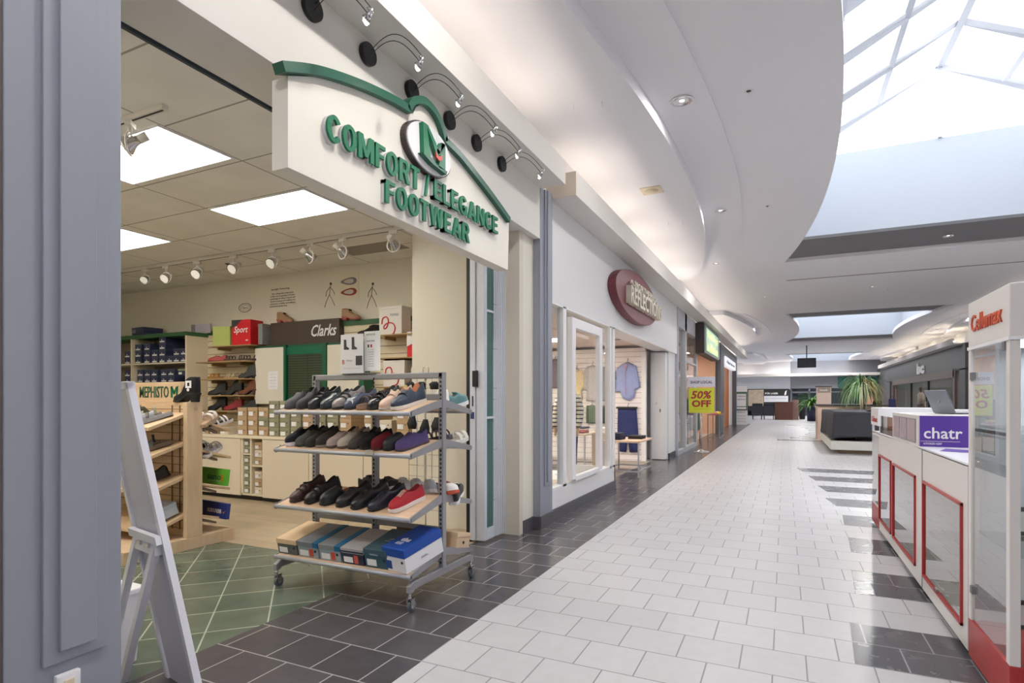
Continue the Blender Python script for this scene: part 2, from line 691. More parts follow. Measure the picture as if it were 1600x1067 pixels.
bulkhead(1, [(-1.88, .2), (-1.88, 5.12)], 3.29, 3.515, -1)
bulkhead(2, [(-1.88, 5.45), (-1.80, 14), (-1.66, 31.2)], 3.29, 3.53, -1)
bulkhead(3, [(5.62, 26.3), (5.62, 45)], 3.29, 3.515, 1, .6, M('bulkhead_grey', (176, 172, 172), .6))
bulkhead(4, [(5.85, -10), (5.85, 25.6)], 3.29, 3.515, 1, .6)
struct('trim_5', bx(-2.20, -1.88, 5.121, 5.135, 3.29, 3.515).box(-2.20, -1.88, 5.435, 5.449, 3.29, 3.53), M('warm_white_trim', (226, 214, 198), .6))


def tubes(x, y0, y1, z, n, sgn=-1, m=None):
    L = (y1 - y0) / n
    for i in range(n):
        t = thing('cove_light', 'warm fluorescent cove tube hidden on the bulkhead ledge', 'light', (x, y0 + L * (i + .5), z), group='cove tubes above the storefronts')
        bx(-.03, .03, -L * .42, L * .42, -.03, -.005).build('holder', m_whitep, t)
        B().cyl((0, -L * .4, .012), .016, L * (.8 if m is None else .5), 'Y', 8).build('tube', m or m_warm, t)


tubes(-2.03, .4, 5.05, 3.40, 4)
tubes(-2.03, 5.6, 31, 3.40, 17)
tubes(5.80, 26.5, 44, 3.43, 8, m=m_warm2)
tubes(6.10, -8, 25, 3.40, 16)

# upper wall behind coves (closing the ceiling void)
struct('wall_left', bx(-2.9, -2.25, -19, 5.12, 3.34, ZT).box(-2.9, -2.25, 5.12, 31.5, 3.34, ZT), m_white)
struct('wall_right', bx(6.5, 6.8, -19, 62, 3.34, ZT), m_white)

# fascia (comfort store)
struct('wall_left', bx(-2.45, -2.13, -4, 5.10, 2.80, 3.34), m_fascia)
struct('ceiling', bx(-2.72, -2.40, .8, 4.78, 2.955, 3.0), m_fascia)
struct('trim_6', bx(-2.72, -2.70, .8, 5.1, 2.935, 3.0), M('black_reveal', (50, 60, 72), .6))
# Northern wall fascia
struct('wall_left', bx(-2.45, -2.15, 5.421, 13.0, 2.25, 3.34), m_white)
# front left solid before the near column
struct('wall_left', bx(-2.6, -2.13, -19, .9, 0, 3.3), M('brown_wall', (96, 84, 84), .6))
# back of mall
struct('wall_back', bx(-3, 7, -19.2, -19, 0, ZT), m_white)

# ================================================================ COLUMNS
def column(n, y0, y1, zt=3.30):
    c = B()
    c.box(-2.6, -2.14, y0, y1, 0.0, zt)
    o = struct('trim_%d' % n, c, m_grey)
    c = B()
    c.box(-2.14, -2.125, y0, y1, 0.12 if n == 8 else .0, zt)
    c.build('trim_%d' % n, m_grey, o, kind='structure', bevel=.004)
    w = y1 - y0
    c = B()
    c.box(-2.125, -2.11, y0 + w * .28, y0 + w * .84, .40, zt)
    c.build('trim_panel', m_grey, o, kind='structure', bevel=.003)
    c = B()
    c.box(-2.11, -2.095, y0 + w * .40, y0 + w * .72, .44, zt)
    c.build('trim_panel', m_grey, o, kind='structure', bevel=.003)
    return o


column(7, .90, 1.24, 3.3)
column(8, 5.10, 5.42, 3.3)
struct('baseboard_left', bx(-2.14, -2.11, 5.08, 5.45, 0, .12).box(-2.3, -2.12, 5.07, 5.10, 0, .12), m_base)
# cream wall return between door pack and column
struct('wall_left', bx(-2.5, -2.2, 4.86, 5.1, .12, 2.8), M('cream_panel', (226, 221, 208), .6))
struct('baseboard_left', bx(-2.52, -2.19, 4.855, 5.1, 0, .12), m_base)
# outlet on near column
t = thing('wall_outlet', 'white wall outlet low on the near grey column', 'outlet', (-2.11, 1.065, .31))
bx(-2.125, -2.105, 1.03, 1.10, .235, .36).build('plate', m_whitep, t, world=True, bevel=.003)
bx(-2.106, -2.1, 1.05, 1.08, .25, .285).box(-2.106, -2.1, 1.05, 1.08, .305, .34).build('socket', M('ivory', (222, 206, 180), .4), t, world=True, bevel=.002)

# ================================================================ COMFORT SHOP SHELL
ZS = 2.95
struct('ceiling', bx(-10, -2.72, .8, 5.8, ZS, ZS + .05), m_ctile)
struct('wall_left', bx(-10, -2.6, .7, .8, 0, 3.0), m_cream)
struct('wall_far', bx(-10, -2.5, 5.66, 5.8, 0, 3.05), m_cream)
struct('wall_shop', bx(-10.1, -10, .7, 5.8, 0, 3.0), m_cream)
struct('wall_pier', bx(-3.39, -2.72, 4.78, 5.66, 0, 2.95), m_cream)
struct('trim_9', bx(-2.72, -2.67, 4.76, 4.80, 0, 2.9), m_black)
struct('wall_pier', bx(-2.67, -2.46, 4.80, 4.9, 0, 2.9), M('pier_white', (206, 208, 214), .5))

for (x, y) in ((-4.06, 2.52), (-4.06, 3.71), (-6.5, 3.71), (-6.5, 2.0), (-6.5, 1.3), (-4.06, 1.35)):
    lab = {(-4.06, 2.52): 'large lit troffer nearest the storefront sign with track below', (-4.06, 3.71): 'lit ceiling troffer just under the storefront sign edge',
           (-6.5, 3.71): 'lit ceiling troffer at the left by the grey column'}.get((x, y), 'lit ceiling troffer deeper in the shoe shop out of view')
    t = thing('ceiling_light', lab, 'light', (x, y, ZS), group='fluorescent troffers in the shoe shop')
    f = B()
    f.box(-.57, .57, -.275, -.26, -.012, .0).box(-.57, .57, .26, .275, -.012, 0).box(-.57, -.555, -.26, .26, -.012, 0).box(.555, .57, -.26, .26, -.012, 0)
    f.build('frame', m_whitep, t)
    bx(-.555, .555, -.26, .26, -.006, -.001).build('diffuser', emis('troffer', (255, 249, 238), PANEL * 2.6), t)
# ================================================================ STORE SIGN (Comfort / Elegance)
m_signw = M('sign_board_white', (232, 228, 218), .5)
m_signg = M('sign_green', (10, 112, 76), .4)
m_gd = M('arch_green', (32, 92, 72), .35)
sg = thing('store_sign', 'white hanging shop sign with green arched top trim and green raised letters', 'sign', (-2.13, 3.05, 2.30))
ARCH = [(1.86, 2.715), (2.12, 2.82), (2.40, 2.90), (2.68, 2.955), (2.87, 2.975), (2.90, 3.03), (2.95, 3.07), (3.03, 3.10), (3.12, 3.09), (3.19, 3.05), (3.235, 2.985), (3.25, 2.955), (3.47, 2.925), (3.72, 2.86), (3.98, 2.785), (4.21, 2.70)]
board = [(1.905, 2.30), (4.19, 2.30)] + [(max(y, 1.905), z) for y, z in reversed(ARCH)]
B().prism(board, 'X', -2.13, -2.03).build('sign_board', m_signw, sg, world=True, bevel=.002)
ar = B()
kf = 1.995 / 2.03
AF = [(max(1.86, y * kf - .012) + (.03 if i == len(ARCH) - 1 else 0), 1.25 + (z - 1.25) * kf) for i, (y, z) in enumerate(ARCH)]
def crom(P, n=6):
    out = []
    for i in range(len(P) - 1):
        a, b = Vector(P[i]), Vector(P[i + 1])
        p_, q_ = Vector(P[max(0, i - 1)]), Vector(P[min(len(P) - 1, i + 2)])
        for k in range(n):
            u = k / n
            out.append(tuple(.5 * ((2 * a) + (b - p_) * u + (2 * p_ - 5 * a + 4 * b - q_) * u * u + (3 * a - p_ - 3 * b + q_) * u ** 3)))
    return out + [tuple(P[-1])]


AF[0] = (AF[0][0], AF[0][1] + .012)
AF = crom(AF[:5], 5)[:-1] + crom(AF[4:12], 4)[:-1] + crom(AF[11:], 5)
rg = []
for i, (y, z) in enumerate(AF):
    a, b = AF[max(0, i - 1)], AF[min(len(AF) - 1, i + 1)]
    dy, dz = b[0] - a[0], b[1] - a[1]
    L = math.hypot(dy, dz)
    ny, nz = -dz / L * .044, dy / L * .044
    rg.append([(-1.995, y, z), (-2.06, y, z), (-2.06, y + ny, z + nz), (-1.995, y + ny, z + nz)])
ar.loft(rg, sm=False)
ar.build('arch_trim', m_gd, sg, world=True)
ov = [(2.995 + .255 * math.cos(a) * 1.0, 2.80 + .152 * math.sin(a) - .10 * math.cos(a) * .0) for a in [2 * PI * i / 40 for i in range(40)]]
B().prism(ov, 'X', -2.03, -1.995).build('oval_edge', M('oval_dark', (58, 48, 46), .5), sg, world=True)
ov2 = [(2.995 + .24 * math.cos(a) * 1.0, 2.80 + .144 * math.sin(a)) for a in [2 * PI * i / 40 for i in range(40)]]
B().prism(ov2, 'X', -1.995, -1.985).build('oval_plaque', m_paper, sg, world=True)
gm = B()
c = (2.985, 2.80)
for P in ([(-.115, .115), (-.075, .115), (-.03, -.075), (-.105, -.075)], [(-.085, .115), (-.06, .115), (.075, -.0), (.04, -.03)], [(.135, .075), (.09, .07), (.06, -.085), (.135, -.09)], [(.135, .075), (.10, .075), (.03, -.0), (.055, -.03)]):
    gm.prism([(c[0] + p[0], c[1] + p[1]) for p in P], 'X', -1.985, -1.955)
gm.build('emblem', m_signg, sg, world=True)
B().prism([(c[0] + p[0], c[1] + p[1]) for p in [(-.13, -.075), (-.03, -.07), (.06, -.10), (.15, -.09), (.14, -.115), (-.02, -.105)]], 'X', -1.985, -1.95).build('emblem_foot', m_gd, sg, world=True)
B().prism([(c[0] + p[0], c[1] + p[1]) for p in [(.01, -.02), (.03, -.035), (.06, -.03), (.085, -.012), (.08, -.045), (.05, -.062), (.015, -.05)]], 'X', -1.956, -1.945).build('emblem_accent', M('emblem_red', (190, 60, 50), .4), sg, world=True)
m_lback = M('letter_backing', (206, 204, 208), .5)


# slab serif glyphs drawn as strokes on a unit box: list of polygons (x, z)
def slabtext(s, y0, y1, z0, z1, x, depth, parent, world=True):
    out = []
    D = .17

    def bar(x0, a, x1, b):
        return [(x0, a), (x1, a), (x1, b), (x0, b)]

    def ringp(cx, cy, rx, ry, tx, ty, a0, a1, n=20):
        P = []
        for i in range(n):
            u, w = a0 + (a1 - a0) * i / n, a0 + (a1 - a0) * (i + 1) / n
            P.append([(cx + rx * math.cos(u), cy + ry * math.sin(u)), (cx + rx * math.cos(w), cy + ry * math.sin(w)),
                      (cx + (rx - tx) * math.cos(w), cy + (ry - ty) * math.sin(w)), (cx + (rx - tx) * math.cos(u), cy + (ry - ty) * math.sin(u))])
        return P
    G = {}
    G['O'] = (.80, ringp(.40, .5, .40, .52, .23, .16, 0, 2 * PI, 26))
    G['C'] = (.76, ringp(.40, .5, .40, .52, .23, .16, .62, 2 * PI - .62, 22))
    G['G'] = (.80, ringp(.40, .5, .40, .52, .23, .16, .62, 2 * PI - .35, 22) + [bar(.58, .05, .78, .52), bar(.42, .38, .78, .52)])
    G['M'] = (.98, [bar(0, 0, .23, 1), bar(.75, 0, .98, 1), [(.0, 1), (.28, 1), (.58, .12), (.40, .12)], [(.98, 1), (.70, 1), (.40, .12), (.58, .12)]])
    G['F'] = (.66, [bar(0, 0, .24, 1), bar(0, .84, .66, 1), bar(.2, .44, .58, .59)])
    G['E'] = (.68, [bar(0, 0, .24, 1), bar(0, .84, .66, 1), bar(.2, .43, .60, .58), bar(0, 0, .68, .16)])
    G['L'] = (.64, [bar(0, 0, .24, 1), bar(0, 0, .64, .16)])
    G['T'] = (.70, [bar(.23, 0, .47, 1), bar(0, .84, .70, 1)])
    G['R'] = (.80, [bar(0, 0, .24, 1), bar(0, .85, .44, 1), bar(.2, .40, .44, .55)] + ringp(.42, .70, .32, .30, .22, .15, -PI / 2, PI / 2, 12) + [[(.34, .46), (.58, .46), (.80, 0), (.55, 0)]])
    G['A'] = (.86, [[(.31, 1), (.55, 1), (.86, 0), (.62, 0)], [(.31, 1), (.55, 1), (.24, 0), (0, 0)], bar(.2, .20, .66, .35)])
    G['N'] = (.82, [bar(0, 0, .22, 1), bar(.60, 0, .82, 1), [(.0, 1), (.26, 1), (.82, 0), (.56, 0)]])
    G['W'] = (1.16, [[(0, 1), (.24, 1), (.42, 0), (.22, 0)], [(.47, 1), (.64, 1), (.42, 0), (.24, 0)], [(.52, 1), (.69, 1), (.92, 0), (.74, 0)], [(.92, 1), (1.16, 1), (.94, 0), (.74, 0)]])
    G['/'] = (.5, [[(.30, 1.02), (.46, 1.02), (.18, -.05), (.02, -.05)]])
    G[' '] = (.4, [])
    total = sum(G[ch][0] + .11 for ch in s) - .11
    k = (y1 - y0) / total
    cur = y0
    for ch in s:
        w, polys = G[ch]
        if polys:
            for off, xx, dd, mat, nm in ((0, x, depth, m_signg, 'letter'),):
                b = B()
                for i, P in enumerate(polys):
                    e = .0003 * (i % 5)
                    # backing halo then face
                    b.prism([(cur + p[0] * k, z0 + p[1] * (z1 - z0)) for p in P], 'X', xx, xx + dd + e)
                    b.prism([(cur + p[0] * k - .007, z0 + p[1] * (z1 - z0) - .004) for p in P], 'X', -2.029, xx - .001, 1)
                b.build('letter', [mat, m_lback], parent, world=world)
        cur += (w + .11) * k


slabtext('COMFORT', 2.12, 2.90, 2.515, 2.645, -2.012, .014, sg)
slabtext('/', 2.955, 3.01, 2.515, 2.645, -2.012, .014, sg)
slabtext('ELEGANCE', 3.06, 3.95, 2.525, 2.65, -2.012, .014, sg)
slabtext('FOOTWEAR', 2.57, 3.51, 2.348, 2.475, -2.012, .014, sg)

# picture lamps above the sign
lampn = ['first', 'second', 'third', 'fourth', 'fifth', 'sixth']
proto = None
for i, (yy, zz) in enumerate(((2.14, 3.19), (2.56, 3.19), (2.98, 3.19), (3.43, 3.20), (3.82, 3.20), (4.25, 3.20))):
    lb = ['cut by the photo edge, topmost', 'second from left, above the left arch', 'just left of the sign bump', 'just right of the sign bump',
          'fifth from left, above the right arch', 'rightmost, above the sign end'][i]
    lb = 'black disc sign lamp with thin wire arms, ' + lb
    if proto is None:
        t = thing('sign_lamp', lb, 'lamp', (-2.13, yy, zz), group='sign lamps above the shoe shop sign')
        proto = t
        B().cyl((0, 0, 0), .062, .03, 'X', 28).build('mount_disc', m_black, t, bevel=.004)
        for dz in (-.022, .022):
            pts = []
            for k in range(13):
                a = k / 12
                pts.append((.03 + .35 * a, .0 + dz * .3, dz + .075 * math.sin(a * PI) - .13 * a * a))
            B().tube(pts, .0022, 5).build('wire_arm', M('dark_wire', (60, 60, 64), .35, .8), t)
        hd = B()
        hd.tube([(.375, -.02, -.115), (.375, .02, -.115)], .006, 6)
        hd.tube([(.385, 0, -.11), (.37, 0, -.135), (.35, 0, -.15)], [.008, .012, .022], 10)
        h = hd.build('lamp_head', m_chrome, t)
        B().cyl((.347, 0, -.156), .020, .008, 'X', 12).build('bulb', emis('halogen_bulb', (255, 248, 235), 1.2), h)
    else:
        copy_tree(proto, loc=(-2.13, yy, zz), label=lb)

for yy in (2.14, 2.56, 2.98, 3.43, 3.82, 4.25):
    lamp(-1.79, yy, 3.02, 1.6, (1, .95, .88), .05, (0, -.75, 0))

# small hooks in the cove ceiling, downlights, sprinklers
def downlight(x, y, z, lb, r=.115, power=14):
    lamp(x, y, z - .02, power, (1, .97, .94), .16)
    t = thing('downlight', lb, 'light', (x, y, z), group='recessed downlights in the mall ceiling')
    B().lathe([(r * .82, -.001), (r, -.004), (r, -.010), (r * .80, -.010), (r * .80, .0)]).build('trim_ring', m_whitep, t)
    B().lathe([(r * .8, -.004), (r * .55, .0), (r * .3, .012), (.001, .014)]).build('reflector', m_chrome, t)
    B().lathe([(.001, -.004), (.022, -.002), (.026, .008)], n=12).build('bulb', emis('cfl', (255, 250, 240), 3), t)


downlight(-.88, 5.60, ZM - .001, 'large round chrome downlight in the curved ceiling channel, nearest to the camera')
downlight(-.87, 9.1, ZM - .001, 'round chrome downlight in the curved ceiling channel, second from the camera', .10)
downlight(-1.29, 12.6, ZM - .001, 'small round downlight at the far end of the curved ceiling channel', .09)
downlight(2.63, 12.55, 4.165, 'small downlight in the grey lintel beneath the skylight', .08)
downlight(-.5, 17.4, ZC, 'small round downlight in flat white ceiling before the second skylight', .09)
for x in (-.9, 5.5):  # out-of-view downlights added as fill for the near column and sign
    for y in (-6.5, -3.2, .4, 2.6):
        downlight(x, y, ZC, 'unseen round ceiling downlight added to light the corridor around the camera', .1, 30)
for y in (5.84, 9.45, 13.1, 17.4, 24.5, 28.2, 34, 38):
    downlight(5.5, y, ZC if y in (17.4, 34, 38) else ZM - .001, 'round ceiling downlight on the right side of the corridor', .1, 14)
for x, y in ((-6, 36), (-6, 43), (-2, 43), (1, 45), (4, 44), (2, 38), (2, 17)):  # extra downlights added to brighten the dim far end
    downlight(x, y, ZC, 'round ceiling downlight added to brighten the corridor and far court', .1, 130)
for y in (24.5, 28.2, 34, 38):
    downlight(-.9, y, ZC if y > 33 else ZM - .001, 'round ceiling downlight far down the left side of the corridor', .1, 14)
for i, (x, y, z) in enumerate(((-.30, 5.72, ZC), (-.23, 9.24, ZC), (2.41, 17.5, ZC))):
    t = thing('sprinkler_head', ['dark round sprinkler opening beside the large downlight', 'small dark sprinkler opening in the white soffit near skylight', 'dark sprinkler in the ceiling between skylights'][i], 'sprinkler', (x, y, z))
    B().lathe([(.035, 0), (.04, -.004), (.03, -.006), (.02, -.001)], n=16).build('plate', m_whitep, t)
    B().lathe([(.028, -.002), (.001, -.004)], n=16).build('opening', m_black, t)
    B().cyl((0, 0, -.02), .006, .02, 'Z', 8).build('nozzle', m_chrome, t)
t = thing('ceiling_speaker', 'square cream ceiling speaker plate over the clothing shop', 'speaker', (-1.55, 7.46, ZA))
bx(-.13, .13, -.13, .13, -.012, 0).build('plate', M('ivory_plate', (214, 202, 176), .5), t, bevel=.002)
B().lathe([(.085, -.013), (.08, -.017), (.001, -.017)]).build('grille', M('ivory_grille', (196, 184, 158), .6), t)
for i, (x, y) in enumerate(((-1.75, 5.0), (-1.5, 5.05), (-1.6, 8.9), (-1.4, 8.95))):
    t = B().tube([(x, y, ZA), (x, y, ZA - .03), (x + .012, y, ZA - .05), (x, y, ZA - .06)], .003, 6).build('ceiling_hook', m_whitep, None)
    tag(t, 'tiny white ceiling hook in the cove ceiling, ' + ['left of nearest pair', 'right of nearest pair', 'left of farther pair', 'right of farther pair'][i], 'hook', 'ceiling hooks')
tag(bx(.04, 4.47, 15.2, 15.26, ZC - .004, ZC + .01).build('air_slot', m_lintel), 'long thin grey air slot across the ceiling between skylights', 'vent')

# ================================================================ DOOR PACK (folded sliding doors)
t = thing('sliding_door_pack', 'stack of parked sliding glass doors with white ribbed frame beside the cream pier', 'door', (-2.4, 4.5, 0))
m_alu = M('white_aluminium', (206, 210, 220), .35, .1)
bx(-2.49, -2.435, 4.37, 4.41, 0.02, 2.78).build('stile', m_alu, t, world=True, bevel=.003)
bx(-2.43, -2.35, 4.38, 4.43, 0.02, 2.78).build('stile', m_alu, t, world=True, bevel=.003)
bx(-2.37, -2.362, 4.43, 4.56, 0.1, 2.7).build('glass_pane', M('green_tinted_glass', (60, 104, 98), .08, spec=.7), t, world=True)
for z0, z1 in ((.02, .12), (1.08, 1.10), (2.02, 2.04), (2.7, 2.78)):
    bx(-2.38, -2.35, 4.43, 4.56, z0, z1).build('rail', m_alu, t, world=True)
r = B()
for k in range(7):
    y0 = 4.562 + k * .029
    r.box(-2.39 + k * .006, -2.35 + k * .004, y0, y0 + .024, .02, 2.74)
r.build('folded_slat', m_alu, t, world=True, bevel=.003)
r = B()
for z in (.35, .8, 1.25, 1.35, 1.7, 2.1, 2.5):
    r.box(-2.40, -2.3445 + .0, 4.562, 4.76, z, z + .005)
r.build('hinge_line', M('joint_grey', (150, 152, 158), .5), t, world=True)
r = B()
r.box(-2.30, -2.20, 4.76, 4.765, .02, 2.76)
bx(-2.455, -2.41, 4.35, 4.38, 1.36, 1.50).build('lock', m_black, t, world=True, bevel=.003)
bx(-2.48, -2.445, 4.365, 4.3695, 1.08, 1.14).build('sticker', M('navy_sticker', (50, 56, 110), .5), t, world=True)
bx(-2.465, -2.455, 4.365, 4.3695, 1.19, 1.28).build('slot', m_black, t, world=True)
struct('wall_return', bx(-2.46, -2.20, 4.78, 4.86, 0, 2.8), M('cream_panel2', (214, 206, 192), .5))
struct('trim_10', bx(-2.535, -2.495, 4.39, 4.42, 0, 2.8), m_black)

# ================================================================ SHOE GENERATOR
def lerp_t(tb, s):
    for (a, va), (b, vb) in zip(tb[:-1], tb[1:]):
        if s <= b:
            u = 0 if b == a else (s - a) / (b - a)
            return va + (vb - va) * u
    return tb[-1][1]


WT = [(0, .28), (.03, .52), (.08, .74), (.16, .93), (.28, 1.0), (.42, .93), (.55, .80), (.7, .73), (.85, .74), (.94, .68), (.98, .58), (1.0, .42)]


def shoe(label, x, y, z, rz=0, rx=0, L=.265, W=.092, kind='loafer', up=(40, 40, 44), so=(30, 28, 28), li=(40, 36, 34), ac=None, rough=.45, cat='shoe', group=None, sh=None, name=None, H=None):
    """toe to -Y, heel to +Y, sole on z=0, placed at its sole centre"""
    cat = {'boot': 'boot', 'heelboot': 'boot', 'sandal': 'sandal', 'slide': 'sandal'}.get(kind, cat)
    nm = name or {'boot': 'ankle_boot', 'heelboot': 'ankle_boot', 'sandal': 'sandal', 'slide': 'sandal', 'sneaker': 'sneaker', 'clog': 'clog', 'slipper': 'slipper', 'loafer': 'loafer', 'lace': 'laced_shoe', 'strap': 'strap_shoe'}[kind]
    rot = (rx, 0, rz)
    t = thing(nm, label, cat, (x, y, z), group=group, rot=rot)
    lift_h = {'heelboot': .062, 'boot': .03, 'strap': .018}.get(kind, .012)
    st_ = {'sneaker': .024, 'sandal': .022, 'slide': .026, 'boot': .014, 'slipper': .012}.get(kind, .015)
    if sh:
        st_ = sh

    def lift(s):
        if kind == 'heelboot' or kind == 'boot' or lift_h > .015:
            u = max(0, min(1, (s - .30) / .45))
            return lift_h * u * u * (3 - 2 * u)
        return 0
    m_u = M('shoe_%d_%d_%d_%d' % (*up, int(rough * 100)), up, rough, var=.12, vscale=30)
    m_s = M('sole_%d_%d_%d' % so, so, .6)
    m_l = M('lining_%d_%d_%d' % li, li, .8)
    hh = (H or {'boot': .135, 'heelboot': .15, 'sneaker': .074, 'clog': .07, 'slipper': .072}.get(kind, .078)) * (1 if kind in ('boot', 'heelboot') else 1.12)
    if kind in ('boot', 'heelboot'):
        top = [(0, .022), (.04, .036), (.15, .048), (.3, .058), (.42, .075), (.50, hh * .78), (.56, hh), (1.0, hh)]
        op = (.56, .99)
    elif kind == 'clog':
        top = [(0, .03), (.05, .048), (.2, .062), (.35, .07), (.52, .078), (.54, .07), (.62, .030), (1, .026)]
        op = (.54, .99)
    elif kind == 'slipper':
        top = [(0, .022), (.05, .042), (.2, .055), (.4, .07), (.47, .085), (.52, .08), (.75, .058), (.93, .078), (1, .07)]
        op = (.50, .97)
    else:
        top = [(0, .02), (.04, .034), (.15, .046), (.3, .056), (.42, .070), (.46, hh * .92), (.51, hh * .86), (.60, .062), (.72, .057), (.84, hh * .84), (.93, hh * .93), (.98, hh * .9), (1.0, hh * .78)]
        op = (.49, .97)
    sts = [0, .015, .05, .1, .16, .22, .3, .38, .44, .49, .52, .56, .62, .7, .78, .86, .93, .97, 1.0]
    if kind not in ('sandal', 'slide'):
        rings, flags = [], []
        for s in sts:
            w = lerp_t(WT, s) * W / 2
            h = lerp_t(top, s)
            yy = (s - .5) * L
            zl = lift(s) + st_
            o = op[0] <= s <= op[1]
            ws = w
            if kind in ('boot', 'heelboot') and s > .5:
                ws = w * .92
            ring = []
            if kind in ('boot', 'heelboot') and s > .56:
                yk = yy
            for k in range(13):
                a = PI * k / 12
                cx, sz = math.cos(a), math.sin(a)
                px = ws * math.copysign(abs(cx) ** .62, cx)
                pz = h * (sz ** (.62 if s < .45 else .5))
                if o:
                    if k in (5, 6, 7):
                        px = ws * .45 * (6 - k) if k != 6 else 0
                        pz = .014 if kind not in ('boot', 'heelboot') else h * .45
                    elif k in (4, 8):
                        px = ws * (.72 if k == 4 else -.72)
                        pz = h
                    elif k in (3, 9):
                        px = ws * (.84 if k == 3 else -.84)
                        pz = h * .96
                ring.append((px, yy, zl + pz))
            rings.append(ring)
            flags.append(o)
        b = B()
        n = 13
        v = [q for r_ in rings for q in r_]
        b.add(v, [])
        for i in range(len(rings) - 1):
            for k in range(n - 1):
                mi = 1 if (k in (4, 5, 6, 7) and (flags[i] or flags[i + 1])) else 0
                if not (flags[i] and flags[i + 1]) and mi:
                    mi = 1 if k in (5, 6) else mi
                b.f.append([i * n + k, (i + 1) * n + k, (i + 1) * n + k + 1, i * n + k + 1])
                b.mi.append(mi)
                b.sm.append(True)
        b.f.append([k for k in range(n)])
        b.mi.append(0)
        b.sm.append(True)
        b.f.append([(len(rings) - 1) * n + n - 1 - k for k in range(n)])
        b.mi.append(0)
        b.sm.append(True)
        b.build('upper', [m_u, m_l], t)
    # sole
    sb = B()
    top_, bot_ = [], []
    rr = []
    for s in sts:
        w = lerp_t(WT, s) * W / 2 * 1.06
        yy = (s - .5) * L * 1.03
        zl = lift(s)
        th = st_
        lowz = zl
        if kind in ('sneaker',) and s > .5:
            th = st_
        toe = .006 if s < .05 else 0
        rr.append([(w, yy, lowz + toe), (w, yy, zl + th + .002), (-w, yy, zl + th + .002), (-w, yy, lowz + toe)])
    sb.loft(rr, sm=False)
    sb.build('sole', m_s, t, bevel=.002)
    if lift_h > .015 and kind != 'sneaker':
        hb = B()
        a, c_ = (.76, 1.0) if kind == 'heelboot' else (.68, 1.0)
        q = []
        for s in (a, (a + c_) / 2, c_):
            w = lerp_t(WT, s) * W / 2
            q.append((w, (s - .5) * L, lift(s)))
        pts = [(-q[0][0], q[0][1]), (q[0][0], q[0][1]), (q[1][0], q[1][1]), (q[2][0], q[2][1]), (-q[2][0], q[2][1]), (-q[1][0], q[1][1])]
        cx_ = (q[0][1] + q[2][1]) / 2
        r0 = [(p[0] * .8, cx_ + (p[1] - cx_) * .8, 0) for p in pts]
        r1 = [(p[0], p[1], lift(.85) + .003) for p in pts]
        hb.loft([r0, r1], sm=False).build('heel', m_s, t, bevel=.002)
    acc = M('accent_%d_%d_%d' % (ac or (30, 30, 32)), ac or (30, 30, 32), .5)
    if kind in ('sneaker', 'lace'):
        for k in range(4 if kind == 'lace' else 6):
            s = .30 + k * .034
            h = lerp_t(top, s) + st_ + .0035
            w = lerp_t(WT, s) * W / 2 * .46
            yy = (s - .5) * L
            B().tube([(-w, yy, h - .006), (0, yy + .002, h), (w, yy, h - .006)], .0030, 5).build('lace', acc, t)
        if kind == 'sneaker':
            tg = B()
            s = .47
            h = lerp_t(top, s) + st_
            tg.loft([[(-.018, (s - .5) * L - .02, h - .02), (.018, (s - .5) * L - .02, h - .02), (.018, (s - .5) * L - .014, h - .022), (-.018, (s - .5) * L - .014, h - .022)],
                     [(-.020, (s - .5) * L + .014, h + .006), (.020, (s - .5) * L + .014, h + .006), (.020, (s - .5) * L + .02, h + .002), (-.020, (s - .5) * L + .02, h + .002)]], sm=False)
            tg.build('tongue', m_u, t)
    if kind == 'strap' or kind == 'loafer' and ac:
        for s, wd in ((.36, .012),) if kind == 'loafer' else ((.41, .020), (.28, .012)):
            h = lerp_t(top, s) + st_ + lift(s)
            w = lerp_t(WT, s) * W / 2
            pts = [(w * math.cos(a) * 1.03, (s - .5) * L, st_ * .9 + lift(s) + (h - st_ - lift(s) + .004) * math.sin(a) ** .55 + .002) for a in [PI * (.08 + .84 * k / 10) for k in range(11)]]
            sb2 = B()
            rg = [[(p[0], p[1] - wd / 2, p[2]), (p[0], p[1] + wd / 2, p[2]), (p[0] * 1.03, p[1] + wd / 2, p[2] + .004), (p[0] * 1.03, p[1] - wd / 2, p[2] + .004)] for p in pts]
            sb2.loft(rg, sm=False).build('strap', acc, t)
    if kind in ('sandal', 'slide'):
        fb_ = B()
        rr = []
        for s in sts:
            w = lerp_t(WT, s) * W / 2 * .96
            rr.append([(w, (s - .5) * L, st_ + .001), (w, (s - .5) * L, st_ + .007), (-w, (s - .5) * L, st_ + .007), (-w, (s - .5) * L, st_ + .001)])
        fb_.loft(rr, sm=False).build('footbed', m_l, t)
        straps = ((.22, .035), (.46, .035)) if kind == 'slide' else ((.2, .014), (.32, .014), (.50, .016), (.85, .016))
        for s, wd in straps:
            w = lerp_t(WT, s) * W / 2
            hgt = .05 if s < .7 else .06
            pts = [(w * math.cos(a) * 1.02, (s - .5) * L + (.01 * math.sin(a)), st_ + hgt * math.sin(a) ** .7) for a in [PI * k / 10 for k in range(11)]]
            rg = [[(p[0], p[1] - wd / 2, p[2]), (p[0], p[1] + wd / 2, p[2]), (p[0], p[1] + wd / 2, p[2] + .004), (p[0], p[1] - wd / 2, p[2] + .004)] for p in pts]
            B().loft(rg, sm=False).build('strap', m_u, t)
    return t


